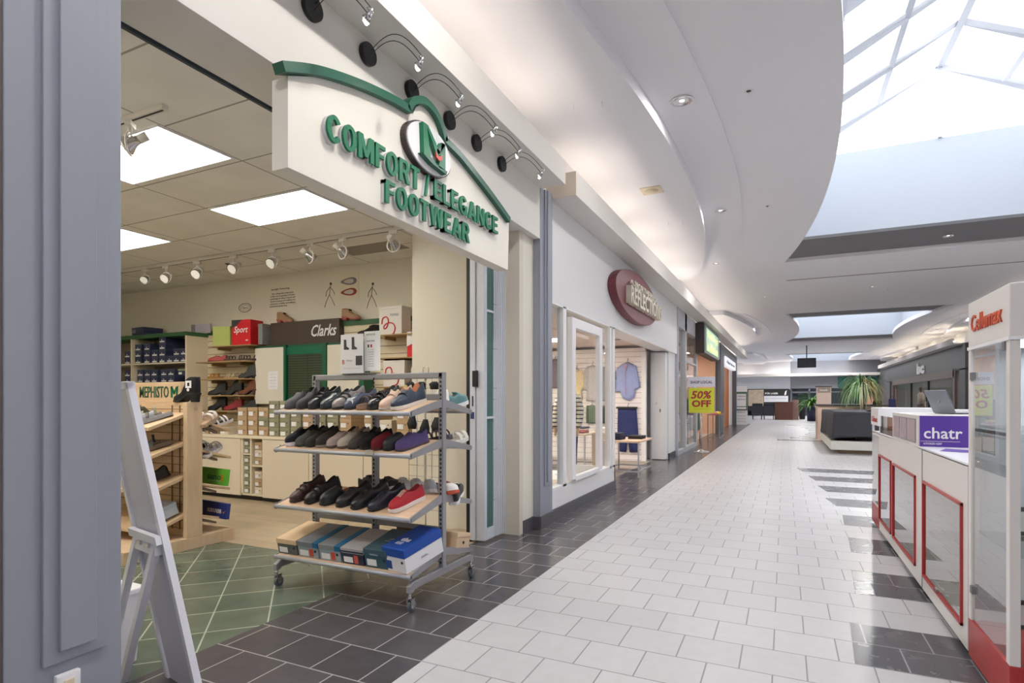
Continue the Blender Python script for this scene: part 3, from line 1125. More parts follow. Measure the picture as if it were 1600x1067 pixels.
# ================================================================ ROLLING SHOE RACK
RX0, RX1, RY = -3.07, -1.975, 3.13
rk = thing('shoe_rack', 'grey metal rolling shoe rack with sloped wooden shelves on casters at the shop entrance', 'rack', (-2.52, RY, 0))
m_rack = M('rack_grey', (150, 150, 154), .38, .25)
for x in (-3.06, -2.52, -1.985):
    u = bx(x - .018, x + .018, RY - .02, RY + .02, .16, 1.425 if x != -2.52 else 1.26).build('upright', m_rack, rk, world=True, bevel=.003)
    sl_ = B()
    for k in range(44):
        z = .2 + k * .0275
        sl_.box(x - .006, x + .006, RY - .0215, RY - .0195, z, z + .015)
    sl_.build('slot_strip', m_black, u, world=True)
bx(-3.07, -1.97, RY - .02, RY + .02, 1.385, 1.425).build('top_bar', m_rack, rk, world=True, bevel=.006)
bx(-3.05, -1.99, RY - .012, RY + .012, 1.245, 1.285).build('cross_bar', m_rack, rk, world=True, bevel=.003)
bx(-3.05, -1.99, RY - .012, RY + .012, .40, .43).build('cross_bar', m_rack, rk, world=True, bevel=.003)
SH = [(1.245, 1.175), (.99, .925), (.635, .55), (.29, .215)]
for zi, zo in SH:
    for sd in (-1, 1):
        ye = RY + sd * .36
        s_ = B().prism([(RY + sd * .02, zi - .012), (ye, zo - .012), (ye, zo), (RY + sd * .02, zi)], 'X', RX0 + .01, RX1 - .01).build('shelf', m_shelfw, rk, world=True)
        for xx in (RX0, RX1 - .012):
            B().prism([(RY + sd * .02, zi - .045), (ye, zo - .028), (ye, zo + .004), (RY + sd * .02, zi + .006)], 'X', xx, xx + .012).build('shelf_bracket', m_rack, s_, world=True)
        B().tube([(RX0, ye, zo - .010), (RX1, ye, zo - .010)], .013, 12).build('front_lip', m_silver, s_, world=True)
for x in (-3.06, -1.985):
    lg = B()
    lg.prism([(2.76, .115), (2.76, .155), (2.80, .175), (3.47, .175), (3.51, .155), (3.51, .115), (3.48, .115), (3.46, .13), (2.81, .13), (2.79, .115)], 'X', x - .016, x + .016)
    lg.build('base_leg', m_rack, rk, world=True, bevel=.003)
    for yy in (2.775, 3.495):
        cs = B()
        cs.cyl((x, yy, .075), .010, .045, 'Z', 10)
        cs.box(x - .016, x - .012, yy - .004, yy + .03, .03, .085).box(x + .012, x + .016, yy - .004, yy + .03, .03, .085).box(x - .016, x + .016, yy - .012, yy + .03, .08, .086)
        c_ = cs.build('caster', m_chrome, rk, world=True)
        B().cyl((x - .011, yy + .018, .034), .034, .022, 'X', 20).build('wheel', M('caster_rubber', (84, 92, 100), .5), c_, world=True, bevel=.004)
        B().cyl((x - .0125, yy + .018, .034), .016, .025, 'X', 14).build('hub', m_rack, c_, world=True)


def on_shelf(k, y, sd=-1):
    zi, zo = SH[k]
    u = abs(y - RY) / .36
    return zi + (zo - zi) * u + .001, math.atan((zi - zo) / .36)


def rackshoe(k, x, lab, sd=-1, y=None, rz=0, **kw):
    yc = y if y else RY + sd * .195
    z, sl__ = on_shelf(k, yc)
    if sd < 0:
        return shoe(lab, x, yc, z + .001, rz=rz, rx=sl__, **kw)
    t = shoe(lab, x, yc, z + .001, rz=rz, rx=-sl__, **kw)
    return t


G1, G2, G3 = 'shoes on the top rack shelf', 'shoes on the second rack shelf', 'shoes on the third rack shelf'
front1 = [
    (dict(kind='loafer', up=(92, 92, 96), so=(70, 70, 74), rough=.8, H=.09), 'grey knit slip-on shoe at left end of the top rack shelf'),
    (dict(kind='loafer', up=(70, 72, 76), so=(50, 52, 58), rough=.8, H=.09), 'charcoal knit slip-on shoe, second from left on top rack shelf'),
    (dict(kind='strap', up=(34, 36, 44), so=(30, 32, 40), ac=(20, 20, 26), rough=.3), 'black leather shoe with broad strap, third on top rack shelf'),
    (dict(kind='loafer', up=(46, 54, 62), so=(26, 26, 30), rough=.3), 'dark teal leather loafer, fourth on top rack shelf'),
    (dict(kind='strap', up=(138, 128, 126), so=(34, 34, 38), ac=(30, 34, 44), rough=.3), 'pewter shoe with dark strap, fifth on top rack shelf'),
    (dict(kind='lace', up=(66, 74, 96), so=(34, 34, 38), ac=(140, 144, 154), rough=.3), 'blue grey laced shoe with round white tag in front on top rack shelf'),
    (dict(kind='sandal', up=(84, 68, 60), so=(150, 120, 98), li=(120, 92, 76), rough=.5), 'brown woven shoe with tan sole on the top rack shelf'),
    (dict(kind='strap', up=(24, 24, 26), so=(22, 22, 24), ac=(30, 30, 32), rough=.15), 'shiny black patent shoe with rust lining on top rack shelf'),
    (dict(kind='loafer', up=(206, 176, 156), so=(200, 188, 178), li=(196, 170, 120), rough=.45, ac=(196, 160, 140), L=.28, H=.095), 'blush pink penny loafer on the top rack shelf'),
    (dict(kind='loafer', up=(48, 60, 78), so=(216, 208, 200), li=(182, 112, 74), rough=.4, ac=(38, 50, 66), L=.285, H=.10, sh=.022), 'navy penny loafer with white sole and tan lining on top rack shelf'),
]
xs1 = [-2.99, -2.885, -2.78, -2.675, -2.575, -2.475, -2.375, -2.29, -2.195, -2.105]
for (kw, lb), x in zip(front1, xs1):
    rackshoe(0, x, lb, group=G1, rz=-.12, **kw)
front2 = [
    (dict(kind='sneaker', up=(22, 24, 34), so=(214, 212, 222), li=(20, 20, 24), ac=(22, 24, 34), rough=.85), 'black knit slip-on sneaker with white sole at left of second rack shelf'),
    (dict(kind='loafer', up=(82, 86, 84), so=(60, 60, 58), rough=.85), 'grey green felt slip-on, second on the second rack shelf'),
    (dict(kind='loafer', up=(44, 44, 40), so=(34, 34, 32), rough=.8), 'dark olive slip-on, third on the second rack shelf'),
    (dict(kind='clog', up=(52, 46, 42), so=(150, 138, 128), li=(28, 28, 28), rough=.7), 'dark brown mule with pale sole on the second rack shelf'),
    (dict(kind='loafer', up=(176, 160, 154), so=(90, 76, 68), li=(70, 60, 60), rough=.8), 'mottled pinkish beige slip-on on the second rack shelf'),
    (dict(kind='loafer', up=(186, 176, 164), so=(100, 82, 70), li=(140, 130, 120), rough=.85), 'plain cream beige suede slip-on on the second rack shelf'),
    (dict(kind='loafer', up=(70, 62, 60), so=(50, 42, 40), li=(30, 28, 28), rough=.7), 'dark taupe slip-on beside the beige suede slip-on'),
    (dict(kind='slipper', up=(24, 22, 24), so=(22, 20, 20), li=(18, 16, 18), rough=.95), 'black fluffy slipper on the second rack shelf'),
    (dict(kind='clog', up=(112, 22, 36), so=(70, 24, 30), li=(96, 22, 34), rough=.9, H=.08), 'dark red velvet slipper with pink edging on second rack shelf'),
    (dict(kind='clog', up=(36, 38, 42), so=(26, 26, 28), li=(200, 180, 160), rough=.5), 'black clog with beige lining on the second rack shelf'),
    (dict(kind='slipper', up=(84, 70, 122), so=(74, 56, 66), li=(70, 74, 92), rough=.85, H=.08), 'purple felt slipper at right end of the second rack shelf'),
]
for i, (kw, lb) in enumerate(front2):
    rackshoe(1, -2.985 + i * .0905, lb, group=G2, rz=-.22, W=.088, **{**kw, 'L': .25})
front3 = [
    (dict(kind='strap', up=(66, 42, 40), so=(48, 36, 34), ac=(58, 36, 34), rough=.35), 'dark brown leather strap shoe at left of third rack shelf'),
    (dict(kind='strap', up=(36, 32, 32), so=(28, 26, 26), ac=(30, 28, 28), rough=.35), 'black leather strap shoe, second on third rack shelf'),
    (dict(kind='clog', up=(36, 40, 42), so=(26, 28, 28), li=(178, 106, 66), rough=.35), 'black leather clog with orange brown insole on third rack shelf'),
    (dict(kind='loafer', up=(34, 32, 34), so=(26, 24, 24), rough=.3), 'black slip-on dress shoe in middle of third rack shelf'),
    (dict(kind='loafer', up=(32, 32, 36), so=(24, 24, 26), ac=(26, 26, 28), rough=.28, L=.28), 'black square toe loafer, fifth on third rack shelf'),
    (dict(kind='lace', up=(36, 40, 52), so=(24, 26, 32), ac=(30, 32, 40), rough=.25, L=.285), 'long dark navy laced dress shoe on third rack shelf'),
    (dict(kind='sneaker', up=(186, 40, 56), so=(230, 222, 216), li=(150, 40, 50), ac=(228, 210, 190), rough=.6, L=.26, W=.092), 'bright red sneaker with cream laces on third rack shelf'),
]
xs3 = [-2.93, -2.80, -2.665, -2.53, -2.40, -2.265, -2.115]
for (kw, lb), x in zip(front3, xs3):
    rackshoe(2, x, lb, group=G3, rz=-.30, **kw)
# far side of the rack (toes away from the camera)
back = [
    (0, -2.06, dict(kind='sneaker', up=(232, 232, 230), so=(240, 238, 234), ac=(220, 220, 218)), 'white sneaker on far side of top rack shelf', .5),
    (1, -2.10, dict(kind='sandal', up=(92, 82, 96), so=(80, 76, 92), li=(110, 104, 120)), 'grey strappy sandal on far side of second rack shelf', 1.3),
    (2, -2.66, dict(kind='sneaker', up=(30, 34, 46), so=(224, 224, 228), ac=(24, 24, 26)), 'navy sneaker with black bow laces, far side of third rack shelf', 1.2),
    (2, -2.50, dict(kind='sneaker', up=(40, 44, 52), so=(214, 216, 220), ac=(24, 24, 26)), 'slate sneaker with black bow beside middle upright, third rack shelf', 1.2),
    (2, -2.38, dict(kind='sneaker', up=(196, 198, 204), so=(220, 220, 222), ac=(180, 182, 188)), 'pale grey sneaker right of the middle upright, third rack shelf', .9),
    (2, -2.27, dict(kind='sneaker', up=(206, 208, 214), so=(226, 226, 228), ac=(180, 182, 188)), 'light silver sneaker, second right of middle upright, third rack shelf', .9),
    (2, -2.16, dict(kind='sneaker', up=(176, 180, 190), so=(222, 222, 226), ac=(200, 202, 208)), 'silvery sneaker behind the red sneaker on third rack shelf', .7),
    (2, -2.04, dict(kind='sneaker', up=(232, 230, 228), so=(196, 92, 64), ac=(120, 40, 50)), 'white sneaker with rust toe and red stripes, third rack shelf', 1.2),
]
for k, x, kw, lb, rz in back:
    rackshoe(k, x, lb, sd=1, y=RY + .12, rz=rz, group=(G1, G2, G3)[k], **kw)
rackshoe(0, -2.03, 'teal metallic sneaker with white sole on rack end, top shelf', sd=1, y=RY + .245, rz=PI, kind='sneaker', up=(84, 128, 132), so=(226, 226, 226), ac=(214, 214, 200), li=(180, 180, 170), group=G1, rough=.3)
rackshoe(1, -2.03, 'white sandal with gold trim on rack end, second shelf', sd=1, y=RY + .245, rz=PI, kind='slide', up=(226, 222, 212), so=(216, 214, 210), li=(220, 214, 204), group=G2)
rackshoe(2, -2.03, 'black sneaker with white stripes on rack end, third shelf', sd=1, y=RY + .245, rz=PI + .4, kind='sneaker', up=(32, 32, 36), so=(232, 232, 234), ac=(232, 232, 234), group=G3)
for i, x in enumerate((-2.9, -2.72, -2.54, -2.36)):
    rackshoe(0, x, ['grey', 'beige', 'silver', 'rust brown'][i] + ' shoe half hidden behind the front row, top rack shelf', sd=1, y=RY + .19, rz=PI,
             kind='loafer', up=[(96, 96, 100), (176, 164, 140), (150, 154, 160), (150, 84, 52)][i], so=(60, 60, 60), group=G1)
# round swing tags
for i, (x, z) in enumerate(((-2.475, 1.255), (-2.31, 1.28))):
    tg_ = B().cyl((x, RY - .31 if i == 0 else RY - .13, z - .02), .026, .002, 'Y', 20).build('swing_tag', m_paper)
    tag(tg_, ['round white tag with printed rings on blue grey laced shoe', 'white tag on the black patent shoe'][i], 'tag')

# boxes on the bottom rack shelf
def shoebox(label, c, w, d, h, lid, body, rz=0, rx=0, lidh=.3, group=None, name='shoe_box', txt=None, patch=(236, 236, 238), hole=True, patchx=-.2, tcol=None, patch2=None):
    t = thing(name, label, 'box', c, group=group, rot=(rx, 0, rz))
    ml, mb = M('card_%d_%d_%d' % lid, lid, .5), M('card_%d_%d_%d' % body, body, .55)
    bx(-w / 2 + .003, w / 2 - .003, -d / 2 + .003, d / 2 - .003, 0, h * (1 - lidh) + .01).build('body', mb, t)
    l = bx(-w / 2, w / 2, -d / 2, d / 2, h * (1 - lidh), h).build('lid', ml, t, bevel=.0015)
    if patch:
        bx(w * (patchx - .2), w * (patchx + .2), -d / 2 + .0015, -d / 2 + .0035, h * .10, h * .45).build('label_sticker', M('card_%d_%d_%d' % patch, patch, .6), t)
    if patch2:
        bx(w * .06, w * .24, -d / 2 + .001, -d / 2 + .003, h * .08, h * .58).build('colour_patch', M('card_%d_%d_%d' % patch2, patch2, .5), t)
    if hole:
        B().cyl((w * .34, -d / 2 + .0012, h * .45), .009, .002, 'Y', 12).build('finger_hole', m_black, t)
    if txt:
        mt = M('ink_%d_%d_%d' % (tcol or (235, 235, 240)), tcol or (235, 235, 240), .5)
        text(txt, w * .42, w * .17, mt, t, (0, -d * .08, h), '+Z', .0012, .01, world=False)
    return t


zz, sa = on_shelf(3, RY - .19)
bw = .178
G4 = 'shoe boxes on the bottom rack shelf'
bsp = [('shoe box with plain cream lid and dark grey base at left', (226, 198, 160), (92, 94, 96), None, None),
       ('grey shoe box with teal stripe, left of the two alike', (128, 134, 140), (146, 160, 168), (196, 70, 48), None),
       ('grey shoe box with wide blue stripe, right of the two alike', (132, 138, 142), (150, 164, 172), (206, 74, 48), None),
       ('pale grey shoe box with navy and white front', (172, 170, 172), (38, 44, 66), (206, 96, 80), None),
       ('dark teal shoe box with feather mark on lid', (62, 92, 104), (50, 86, 98), None, None)]
for i, (lb, lid, body, p2, tx) in enumerate(bsp):
    hx = [.105, .105, .105, .105, .12][i]
    t = shoebox(lb + ', bottom rack shelf', (-2.975 + i * .184, RY - .19, zz + .002), bw, .30, hx, lid, body, rx=sa, patch2=p2, group=G4, lidh=.32)
    if i in (1, 2):
        bx(.045, bw / 2 + .0006, -.1506, .1506, hx * .68 + .001, hx + .0008).build('stripe', M('stripe_blue', (22, 104, 152), .45), t)
    if i == 3:
        bx(-bw / 2 - .0005, bw / 2 + .0005, -.151, -.149, hx * .74, hx * .84).build('stripe', M('card_navy', (38, 44, 66), .5), t)
        text('- - - - - -', .09, .004, M('ink_grey', (110, 108, 110), .5), t, (0, 0, hx), '+Z', .0008, .01, world=False)
    if i == 4:
        B().prism([(-.01, .0), (.035, .018), (.03, .006)], 'Z', hx, hx + .001).build('feather_mark', M('ink_pale', (180, 196, 200), .5), t)
        text('lalalake', .06, .010, M('ink_pale', (180, 196, 200), .5), t, (.01, -.02, hx), '+Z', .0008, .01, world=False)
        text('lalalake', .06, .012, M('ink_pale', (180, 196, 200), .5), t, (-.01, -.1515, hx * .74), '-Y', .0008, .01, world=False)
t = shoebox('bright blue shoe box with white base and dotted lid, front right of rack', (-2.065, RY - .185, zz + .004), .185, .335, .15, (20, 72, 160), (228, 228, 232), rz=-.16, rx=sa, lidh=.36, group=G4, patch=(30, 70, 140), patchx=-.34)
text('tbs', .075, .048, M('ink_white', (240, 240, 244), .5), t, (-.005, -.04, .1505), '+Z', .001, .04, world=False)
b = B()
for i in range(5):
    for j in range(4):
        b.box(-.042 + i * .011, -.036 + i * .011, -.105 + j * .008, -.100 + j * .008, .1504, .1514)
b.build('dot_pattern', M('ink_white', (240, 240, 244), .5), t)
text('stories...', .07, .018, M('ink_soft', (160, 160, 180), .5), t, (.0925, .0, .05), '+X', .0008, .01, world=False)
t = shoebox('brown shoe box on far side of bottom rack shelf', (-2.3, RY + .19, on_shelf(3, RY + .19)[0] + .002), .2, .28, .10, (120, 92, 76), (104, 80, 66), rx=-sa, group=G4, patch=None, hole=False)
t = shoebox('small tan card box at rack end, bottom shelf far side', (-2.03, RY + .235, on_shelf(3, RY + .235)[0] + .002), .12, .18, .10, (212, 186, 152), (208, 182, 150), rx=-sa, rz=0, group=G4, patch=None, hole=False)
B().cyl((.058, 0, .035), .010, .004, 'X', 12).build('finger_hole', m_black, t)
# price sign clipped on the second shelf
tag(bx(-2.29, -2.23, RY - .385, RY - .374, .915, .945).build('shelf_clip', m_chrome), 'clear metal ticket clip on the second rack shelf lip', 'clip')

# paper signs in holders on the rack top
def plate_sign(name, label, x0, x1, y, z0, z1, tilt=0.0):
    t = thing(name, label, 'sign', ((x0 + x1) / 2, y, z0))
    bx(x0, x1, y - .002, y + .002, z0, z1).build('sheet', m_paper, t, world=True)
    return t


m_ink = M('ink_dark', (60, 58, 60), .6)
m_inkl = M('ink_light', (170, 168, 172), .6)
m_inkr = M('ink_red', (196, 44, 54), .6)
t = plate_sign('paper_sign', 'white paper sign with two black boots in holder on rack top', -2.80, -2.60, RY - .03, 1.43, 1.70)
bt = B()
for ox, hh_, ww_ in ((-2.755, .07, .045), (-2.685, .085, .035)):
    bt.prism([(ox - .015, 1.595), (ox + .03, 1.595), (ox + .03, 1.605), (ox + .008, 1.618), (ox + .005, 1.595 + hh_), (ox - .016, 1.595 + hh_)], 'Y', RY - .0335, RY - .032)
bt.build('boot_print', m_ink, t, world=True)
bx(-2.665, -2.61, RY - .0335, RY - .032, 1.485, 1.55).build('dark_patch', m_ink, t, world=True)
text('B', .022, .03, m_inkr, t, (-2.775, RY - .032, 1.51), '-Y', .001)
text('Romex', .05, .012, m_inkl, t, (-2.72, RY - .032, 1.52), '-Y', .001)
text('- - - - - - - - -', .14, .004, m_inkl, t, (-2.70, RY - .032, 1.465), '-Y', .001)
t = plate_sign('paper_sign', 'white paper sign headed in olive with small flag and text lines on rack top', -2.605, -2.47, RY - .015, 1.445, 1.715)
text('emoii', .075, .018, M('ink_olive', (120, 130, 90), .6), t, (-2.55, RY - .017, 1.695), '-Y', .001)
text('vervins', .07, .012, m_ink, t, (-2.55, RY - .017, 1.65), '-Y', .001)
bx(-2.575, -2.562, RY - .0185, RY - .017, 1.605, 1.625).build('flag_print', m_ink, t, world=True)
bx(-2.550, -2.537, RY - .0185, RY - .017, 1.605, 1.625).build('flag_print', m_inkr, t, world=True)
for k in range(8):
    text(['soft', 'women', 'walk', 'comfort', 'leather', 'airy', 'insole', 'flexible'][k], .05, .008, m_inkl, t, (-2.545, RY - .017, 1.59 - k * .016), '-Y', .001)
t = thing('sign_holder', 'dark flat base of the sign holder on the rack top bar', 'holder', (-2.62, RY, 1.425))
bx(-.17, .12, -.03, .03, 0, .008).build('base_plate', M('acrylic_grey', (120, 112, 104), .3), t)
B().cyl((0, 0, 0), .006, .02, 'Z', 8).build('stem', m_chrome, t)
# ================================================================ A-FRAME BOARD (seen from the back)
t = thing('sandwich_board', 'white wooden A-frame board seen from behind, beside the grey column', 'board', (-2.5, 1.72, 0))
m_bw = M('board_white_edge', (232, 232, 242), .4)
m_bg = M('board_back', (206, 206, 220), .5)


def quadbox(p0, p1, p2, p3, th, b=None):
    """slab through four corners, thickened along its normal"""
    p = [Vector(q) for q in (p0, p1, p2, p3)]
    n = (p[1] - p[0]).cross(p[3] - p[0]).normalized() * th
    v = p + [q + n for q in p]
    b = b or B()
    return b.add(v, [(3, 2, 1, 0), (4, 5, 6, 7), (0, 1, 5, 4), (1, 2, 6, 5), (2, 3, 7, 6), (3, 0, 4, 7)])


# front board: bottom right corner BR, top right TR; extends to the left (away to -x)
BR, TR = Vector((-2.20, 1.60, 0.0)), Vector((-2.50, 1.49, 1.325))
lv = Vector((-.192, .042, 0)).normalized()
wd = .30
quadbox(BR + lv * .02, BR + lv * wd, TR + lv * wd, TR + lv * .02, .006).build('back_panel', m_bg, t, world=True)
up_ = (TR - BR).normalized()
nn = lv.cross(up_).normalized()
fr = B()
for a, b_ in ((BR, TR), (BR + lv * wd, TR + lv * wd)):
    quadbox(a - nn * .01, a + lv * .03 - nn * .01, b_ + lv * .03 - nn * .01, b_ - nn * .01, .028, fr)
quadbox(TR - up_ * .03 - nn * .01, TR - up_ * .03 + lv * wd - nn * .01, TR + lv * wd - nn * .01, TR - nn * .01, .03, fr)
fr.build('board_frame', m_bw, t, world=True)
# rear leg frame hinged at mid height, swinging towards the shop/camera side
M0 = BR + up_ * .665
bk = Vector((-.14, -.02, 0))
H0, H1 = M0 + lv * .03 + nn * -.03, M0 + lv * (wd - .03) + nn * -.03
F0 = Vector((-2.63, 1.53, 0.0))
F1 = F0 + (H1 - H0)
lf = B()
dl = (H1 - H0).normalized()
quadbox(F0, F0 + dl * .035, H0 + dl * .035, H0, .03, lf)
quadbox(F1 - dl * .035, F1, H1, H1 - dl * .035, .03, lf)
quadbox(H0 - Vector((0, 0, .05)), H1 - Vector((0, 0, .05)), H1, H0, .03, lf)
lf.build('rear_leg_frame', m_bw, t, world=True)
quadbox(M0 - nn * .035, M0 + lv * wd - nn * .035, M0 + lv * wd + up_ * .035 - nn * .035, M0 + up_ * .035 - nn * .035, .022).build('cross_rail', m_bw, t, world=True)
for f in (.07, .16):
    c = M0 + lv * f - nn * .045 - Vector((0, 0, .006))
    B().cbox(c, (.026, .012, .018)).build('hinge', m_chrome, t, world=True)
t = thing('plastic_bin', 'white plastic bin standing behind the grey column', 'bin', (-2.87, 1.62, 0))
B().loft([[(x_ * .8, y_ * .8, 0) for x_, y_ in ((.1, -.1), (.1, .1), (-.1, .1), (-.1, -.1))], [(.1, -.1, .34), (.1, .1, .34), (-.1, .1, .34), (-.1, -.1, .34)]], sm=False).build('bin_body', m_whitep, t, bevel=.01)
B().box(-.11, .11, -.11, .11, .33, .36).build('lid', m_whitep, t, bevel=.008)

# ================================================================ WOOD GONDOLA
m_gw = wood('gondola_wood', (212, 184, 150), (224, 198, 166), .5, (7, 7, 1))
m_gwh = wood('gondola_shelf_wood', (208, 178, 142), (222, 194, 160), .5, (1, 8, 8))
t = thing('wooden_gondola', 'light wood two-sided shoe display stand with sloped shelves and green lettered back panel', 'display stand', (-5.1, 3.2, 0))
GX0, GX1 = -5.9, -4.46
bx(GX1 - .05, GX1, 3.12, 3.26, .1, 1.225).build('end_post', m_gw, t, world=True, bevel=.003)
B().cyl((GX1 - .0, 3.20, 1.17), .016, .003, 'X', 16).build('knob', M('knob_wood', (190, 166, 140), .4), t, world=True)
bx(GX0, GX1 - .05, 3.17, 3.21, .1, 1.225).build('spine_panel', m_gwh, t, world=True)
sl_ = B()
for k in range(16):
    sl_.box(GX0, GX1 - .05, 3.1685, 3.1705, .16 + k * .067, .165 + k * .067)
for xx in (-4.62, -4.72, -5.15, -5.25):
    sl_.box(xx - .006, xx + .006, 3.165, 3.17, .15, 1.2)
sl_.build('spine_groove', M('groove_brown', (120, 96, 70), .7), t, world=True)
bs = B()
bs.box(GX0, GX1, 2.62, 2.65, 0, .10).box(GX0, GX1, 3.55, 3.58, 0, .10).box(GX1 - .03, GX1, 2.65, 3.55, 0, .10).box(GX0, GX1 - .03, 2.65, 3.55, .085, .098)
bs.build('base_plinth', m_gw, t, world=True, bevel=.003)
hd_ = bx(GX0, -4.66, 3.205, 3.245, 1.225, 1.40).build('header_panel', m_gwh, t, world=True, bevel=.003)
text('MEPHISTO', .40, .10, M('mephisto_green', (46, 92, 66), .5), hd_, (-5.02, 3.204, 1.315), '-Y', .004, .006)
em = B()
for P in ([(-.055, .045), (-.03, .05), (-.025, -.05), (-.05, -.05)], [(-.05, .045), (-.03, .045), (.012, -.01), (-.008, -.02)], [(.055, .045), (.032, .045), (-.012, -.01), (.006, -.02)], [(.06, .05), (.035, .04), (.028, -.05), (.052, -.05)]):
    em.prism([(-4.745 + p[0] * .85, 1.315 + p[1]) for p in P], 'Y', 3.2, 3.204)
em.build('emblem', m_signg, hd_, world=True)
GS = []
for zi, zo, ye in ((1.14, 1.03, 2.84), (.90, .80, 2.84), (.62, .52, 2.84), (.30, .20, 2.86)):
    B().prism([(3.165, zi - .028), (ye, zo - .028), (ye, zo), (3.165, zi)], 'X', GX0, GX1 - .055).build('sloped_shelf', m_gwh, t, world=True, bevel=.002)
for zi, zo, ye in ((1.10, .98, 3.56), (.84, .74, 3.56), (.55, .46, 3.55), (.28, .19, 3.55)):
    s_ = B().prism([(3.215, zi - .02), (ye, zo - .02), (ye, zo), (3.215, zi)], 'X', GX0, GX1 - .03).build('sloped_shelf', m_gwh, t, world=True, bevel=.002)
    B().prism([(3.22, zi - .05), (ye - .12, zo - .03), (ye - .12, zo - .012), (3.22, zi - .02)], 'X', GX1 - .10, GX1 - .05).build('shelf_bracket', M('bracket_brown', (120, 104, 88), .5), s_, world=True)

GG = 'shoes on the wooden stand'
gl = math.atan(.11 / .32)


def gshoe(lb, x, y, lvl, side=-1, rz=0, **kw):
    Z = ((1.14, 1.03, 3.165, 2.84), (.90, .80, 3.165, 2.84), (.62, .52, 3.165, 2.84), (.30, .20, 3.165, 2.86)) if side < 0 else ((1.10, .98, 3.215, 3.56), (.84, .74, 3.215, 3.56), (.55, .46, 3.215, 3.55), (.28, .19, 3.215, 3.55))
    zi, zo, ya, yb = Z[lvl]
    z = zi + (zo - zi) * (y - ya) / (yb - ya)
    return shoe(lb, x, y, z + .002, rz=rz, rx=(gl if side < 0 else -gl), group=GG, **kw)


gshoe('grey two-strap sandal at the end of the top shelf of wooden stand', -4.66, 2.98, 0, rz=-.5, kind='slide', up=(150, 154, 166), so=(140, 140, 146), li=(150, 148, 150))
gshoe('olive and grey sandal, second on the top shelf of wooden stand', -4.80, 2.98, 0, rz=-.5, kind='sandal', up=(150, 152, 128), so=(120, 116, 116), li=(140, 138, 134))
gshoe('dark green felt clog standing before the lettered wood panel', -4.98, 3.05, 0, rz=PI, kind='slipper', up=(62, 66, 48), so=(70, 60, 50), li=(170, 156, 136), H=.1)
gshoe('pale green sandal, left on the top shelf of wooden stand', -4.95, 2.96, 0, rz=-.4, kind='slide', up=(166, 170, 140), so=(150, 146, 140))
gshoe('grey taupe flat sandal on second shelf of wooden stand', -4.66, 2.97, 1, rz=-.5, kind='slide', up=(110, 114, 114), so=(120, 104, 92), li=(130, 116, 104))
gshoe('dark strappy sandal, second on second shelf of wooden stand', -4.80, 2.97, 1, rz=-.5, kind='sandal', up=(46, 54, 54), so=(130, 110, 96), li=(130, 112, 100))
gshoe('black shoe on third shelf of the wooden stand', -4.72, 3.0, 2, rz=-.4, kind='loafer', up=(34, 32, 34), so=(60, 40, 34))
shoe('black suede heeled ankle boot with white buckle on top of wood post', -4.575, 3.20, 1.402 - .175, rz=-PI / 2, L=.30, W=.09, kind='heelboot', up=(18, 17, 22), so=(14, 14, 16), li=(30, 30, 32), rough=.9, H=.135, ac=(240, 240, 240), group=GG)
bq = thing('boot_buckle', 'white crystal square buckle tag on black heeled boot', 'buckle', (-4.475, 3.145, 1.375))
f = B()
f.box(-.035, .035, -.006, 0, -.03, -.014).box(-.035, .035, -.006, 0, .014, .03).box(-.035, -.016, -.006, 0, -.014, .014).box(.016, .035, -.006, 0, -.014, .014)
f.build('frame', m_paper, bq, bevel=.002)
B().cyl((0, -.008, -.045), .014, .004, 'Y', 10).build('pendant', m_paper, bq)
t = thing('shoe_box', 'pale blue shoe box standing on lowest shelf of wooden stand', 'box', (-4.66, 3.02, .272), rot=(gl, 0, -.1), group=GG)
bx(-.10, .10, -.11, .11, 0, .075).build('body', M('card_paleblue', (196, 204, 218), .5), t)
bx(-.104, .104, -.114, .114, .07, .10).build('lid', M('card_paleblue2', (180, 190, 208), .5), t, bevel=.002)
text('Sas-me', .10, .018, M('ink_dark', (60, 58, 60), .6), t, (0, -.111, .045), '-Y', .001, world=False)
gshoe('white knotted sandal on far top shelf of wooden stand', -4.52, 3.36, 0, side=1, rz=PI + .5, kind='slide', up=(232, 230, 228), so=(190, 160, 136), li=(200, 168, 140))
gshoe('white cross-strap sandal at left on far top shelf of wooden stand', -4.68, 3.36, 0, side=1, rz=PI + .5, kind='sandal', up=(238, 236, 236), so=(190, 160, 136), li=(200, 168, 140))
gshoe('white silver sandal low on far top shelf of wooden stand', -4.54, 3.47, 0, side=1, rz=PI - .3, kind='sandal', up=(218, 218, 224), so=(200, 190, 184))
gshoe('silver buckled sandal on far second shelf of wooden stand', -4.55, 3.42, 1, side=1, rz=PI + .4, kind='sandal', up=(140, 140, 150), so=(214, 212, 214), li=(200, 196, 198))
gshoe('white strappy sandal on far second shelf of wooden stand', -4.70, 3.40, 1, side=1, rz=PI + .4, kind='sandal', up=(226, 226, 230), so=(214, 212, 214))


def brandcard(lb, x0, x1, y, z0, z1, col, txt, tc, name):
    t = thing(name, lb, 'sign', ((x0 + x1) / 2, y, z0), rot=(-.12, 0, -.12))
    w = x1 - x0
    bx(-w / 2, w / 2, -.035, 0, 0, z1 - z0).build('card_box', col, t, bevel=.002)
    text(txt, w * .55, (z1 - z0) * .26, tc, t, (.02, -.036, (z1 - z0) * .45), '-Y', .001, .02, world=False)
    return t


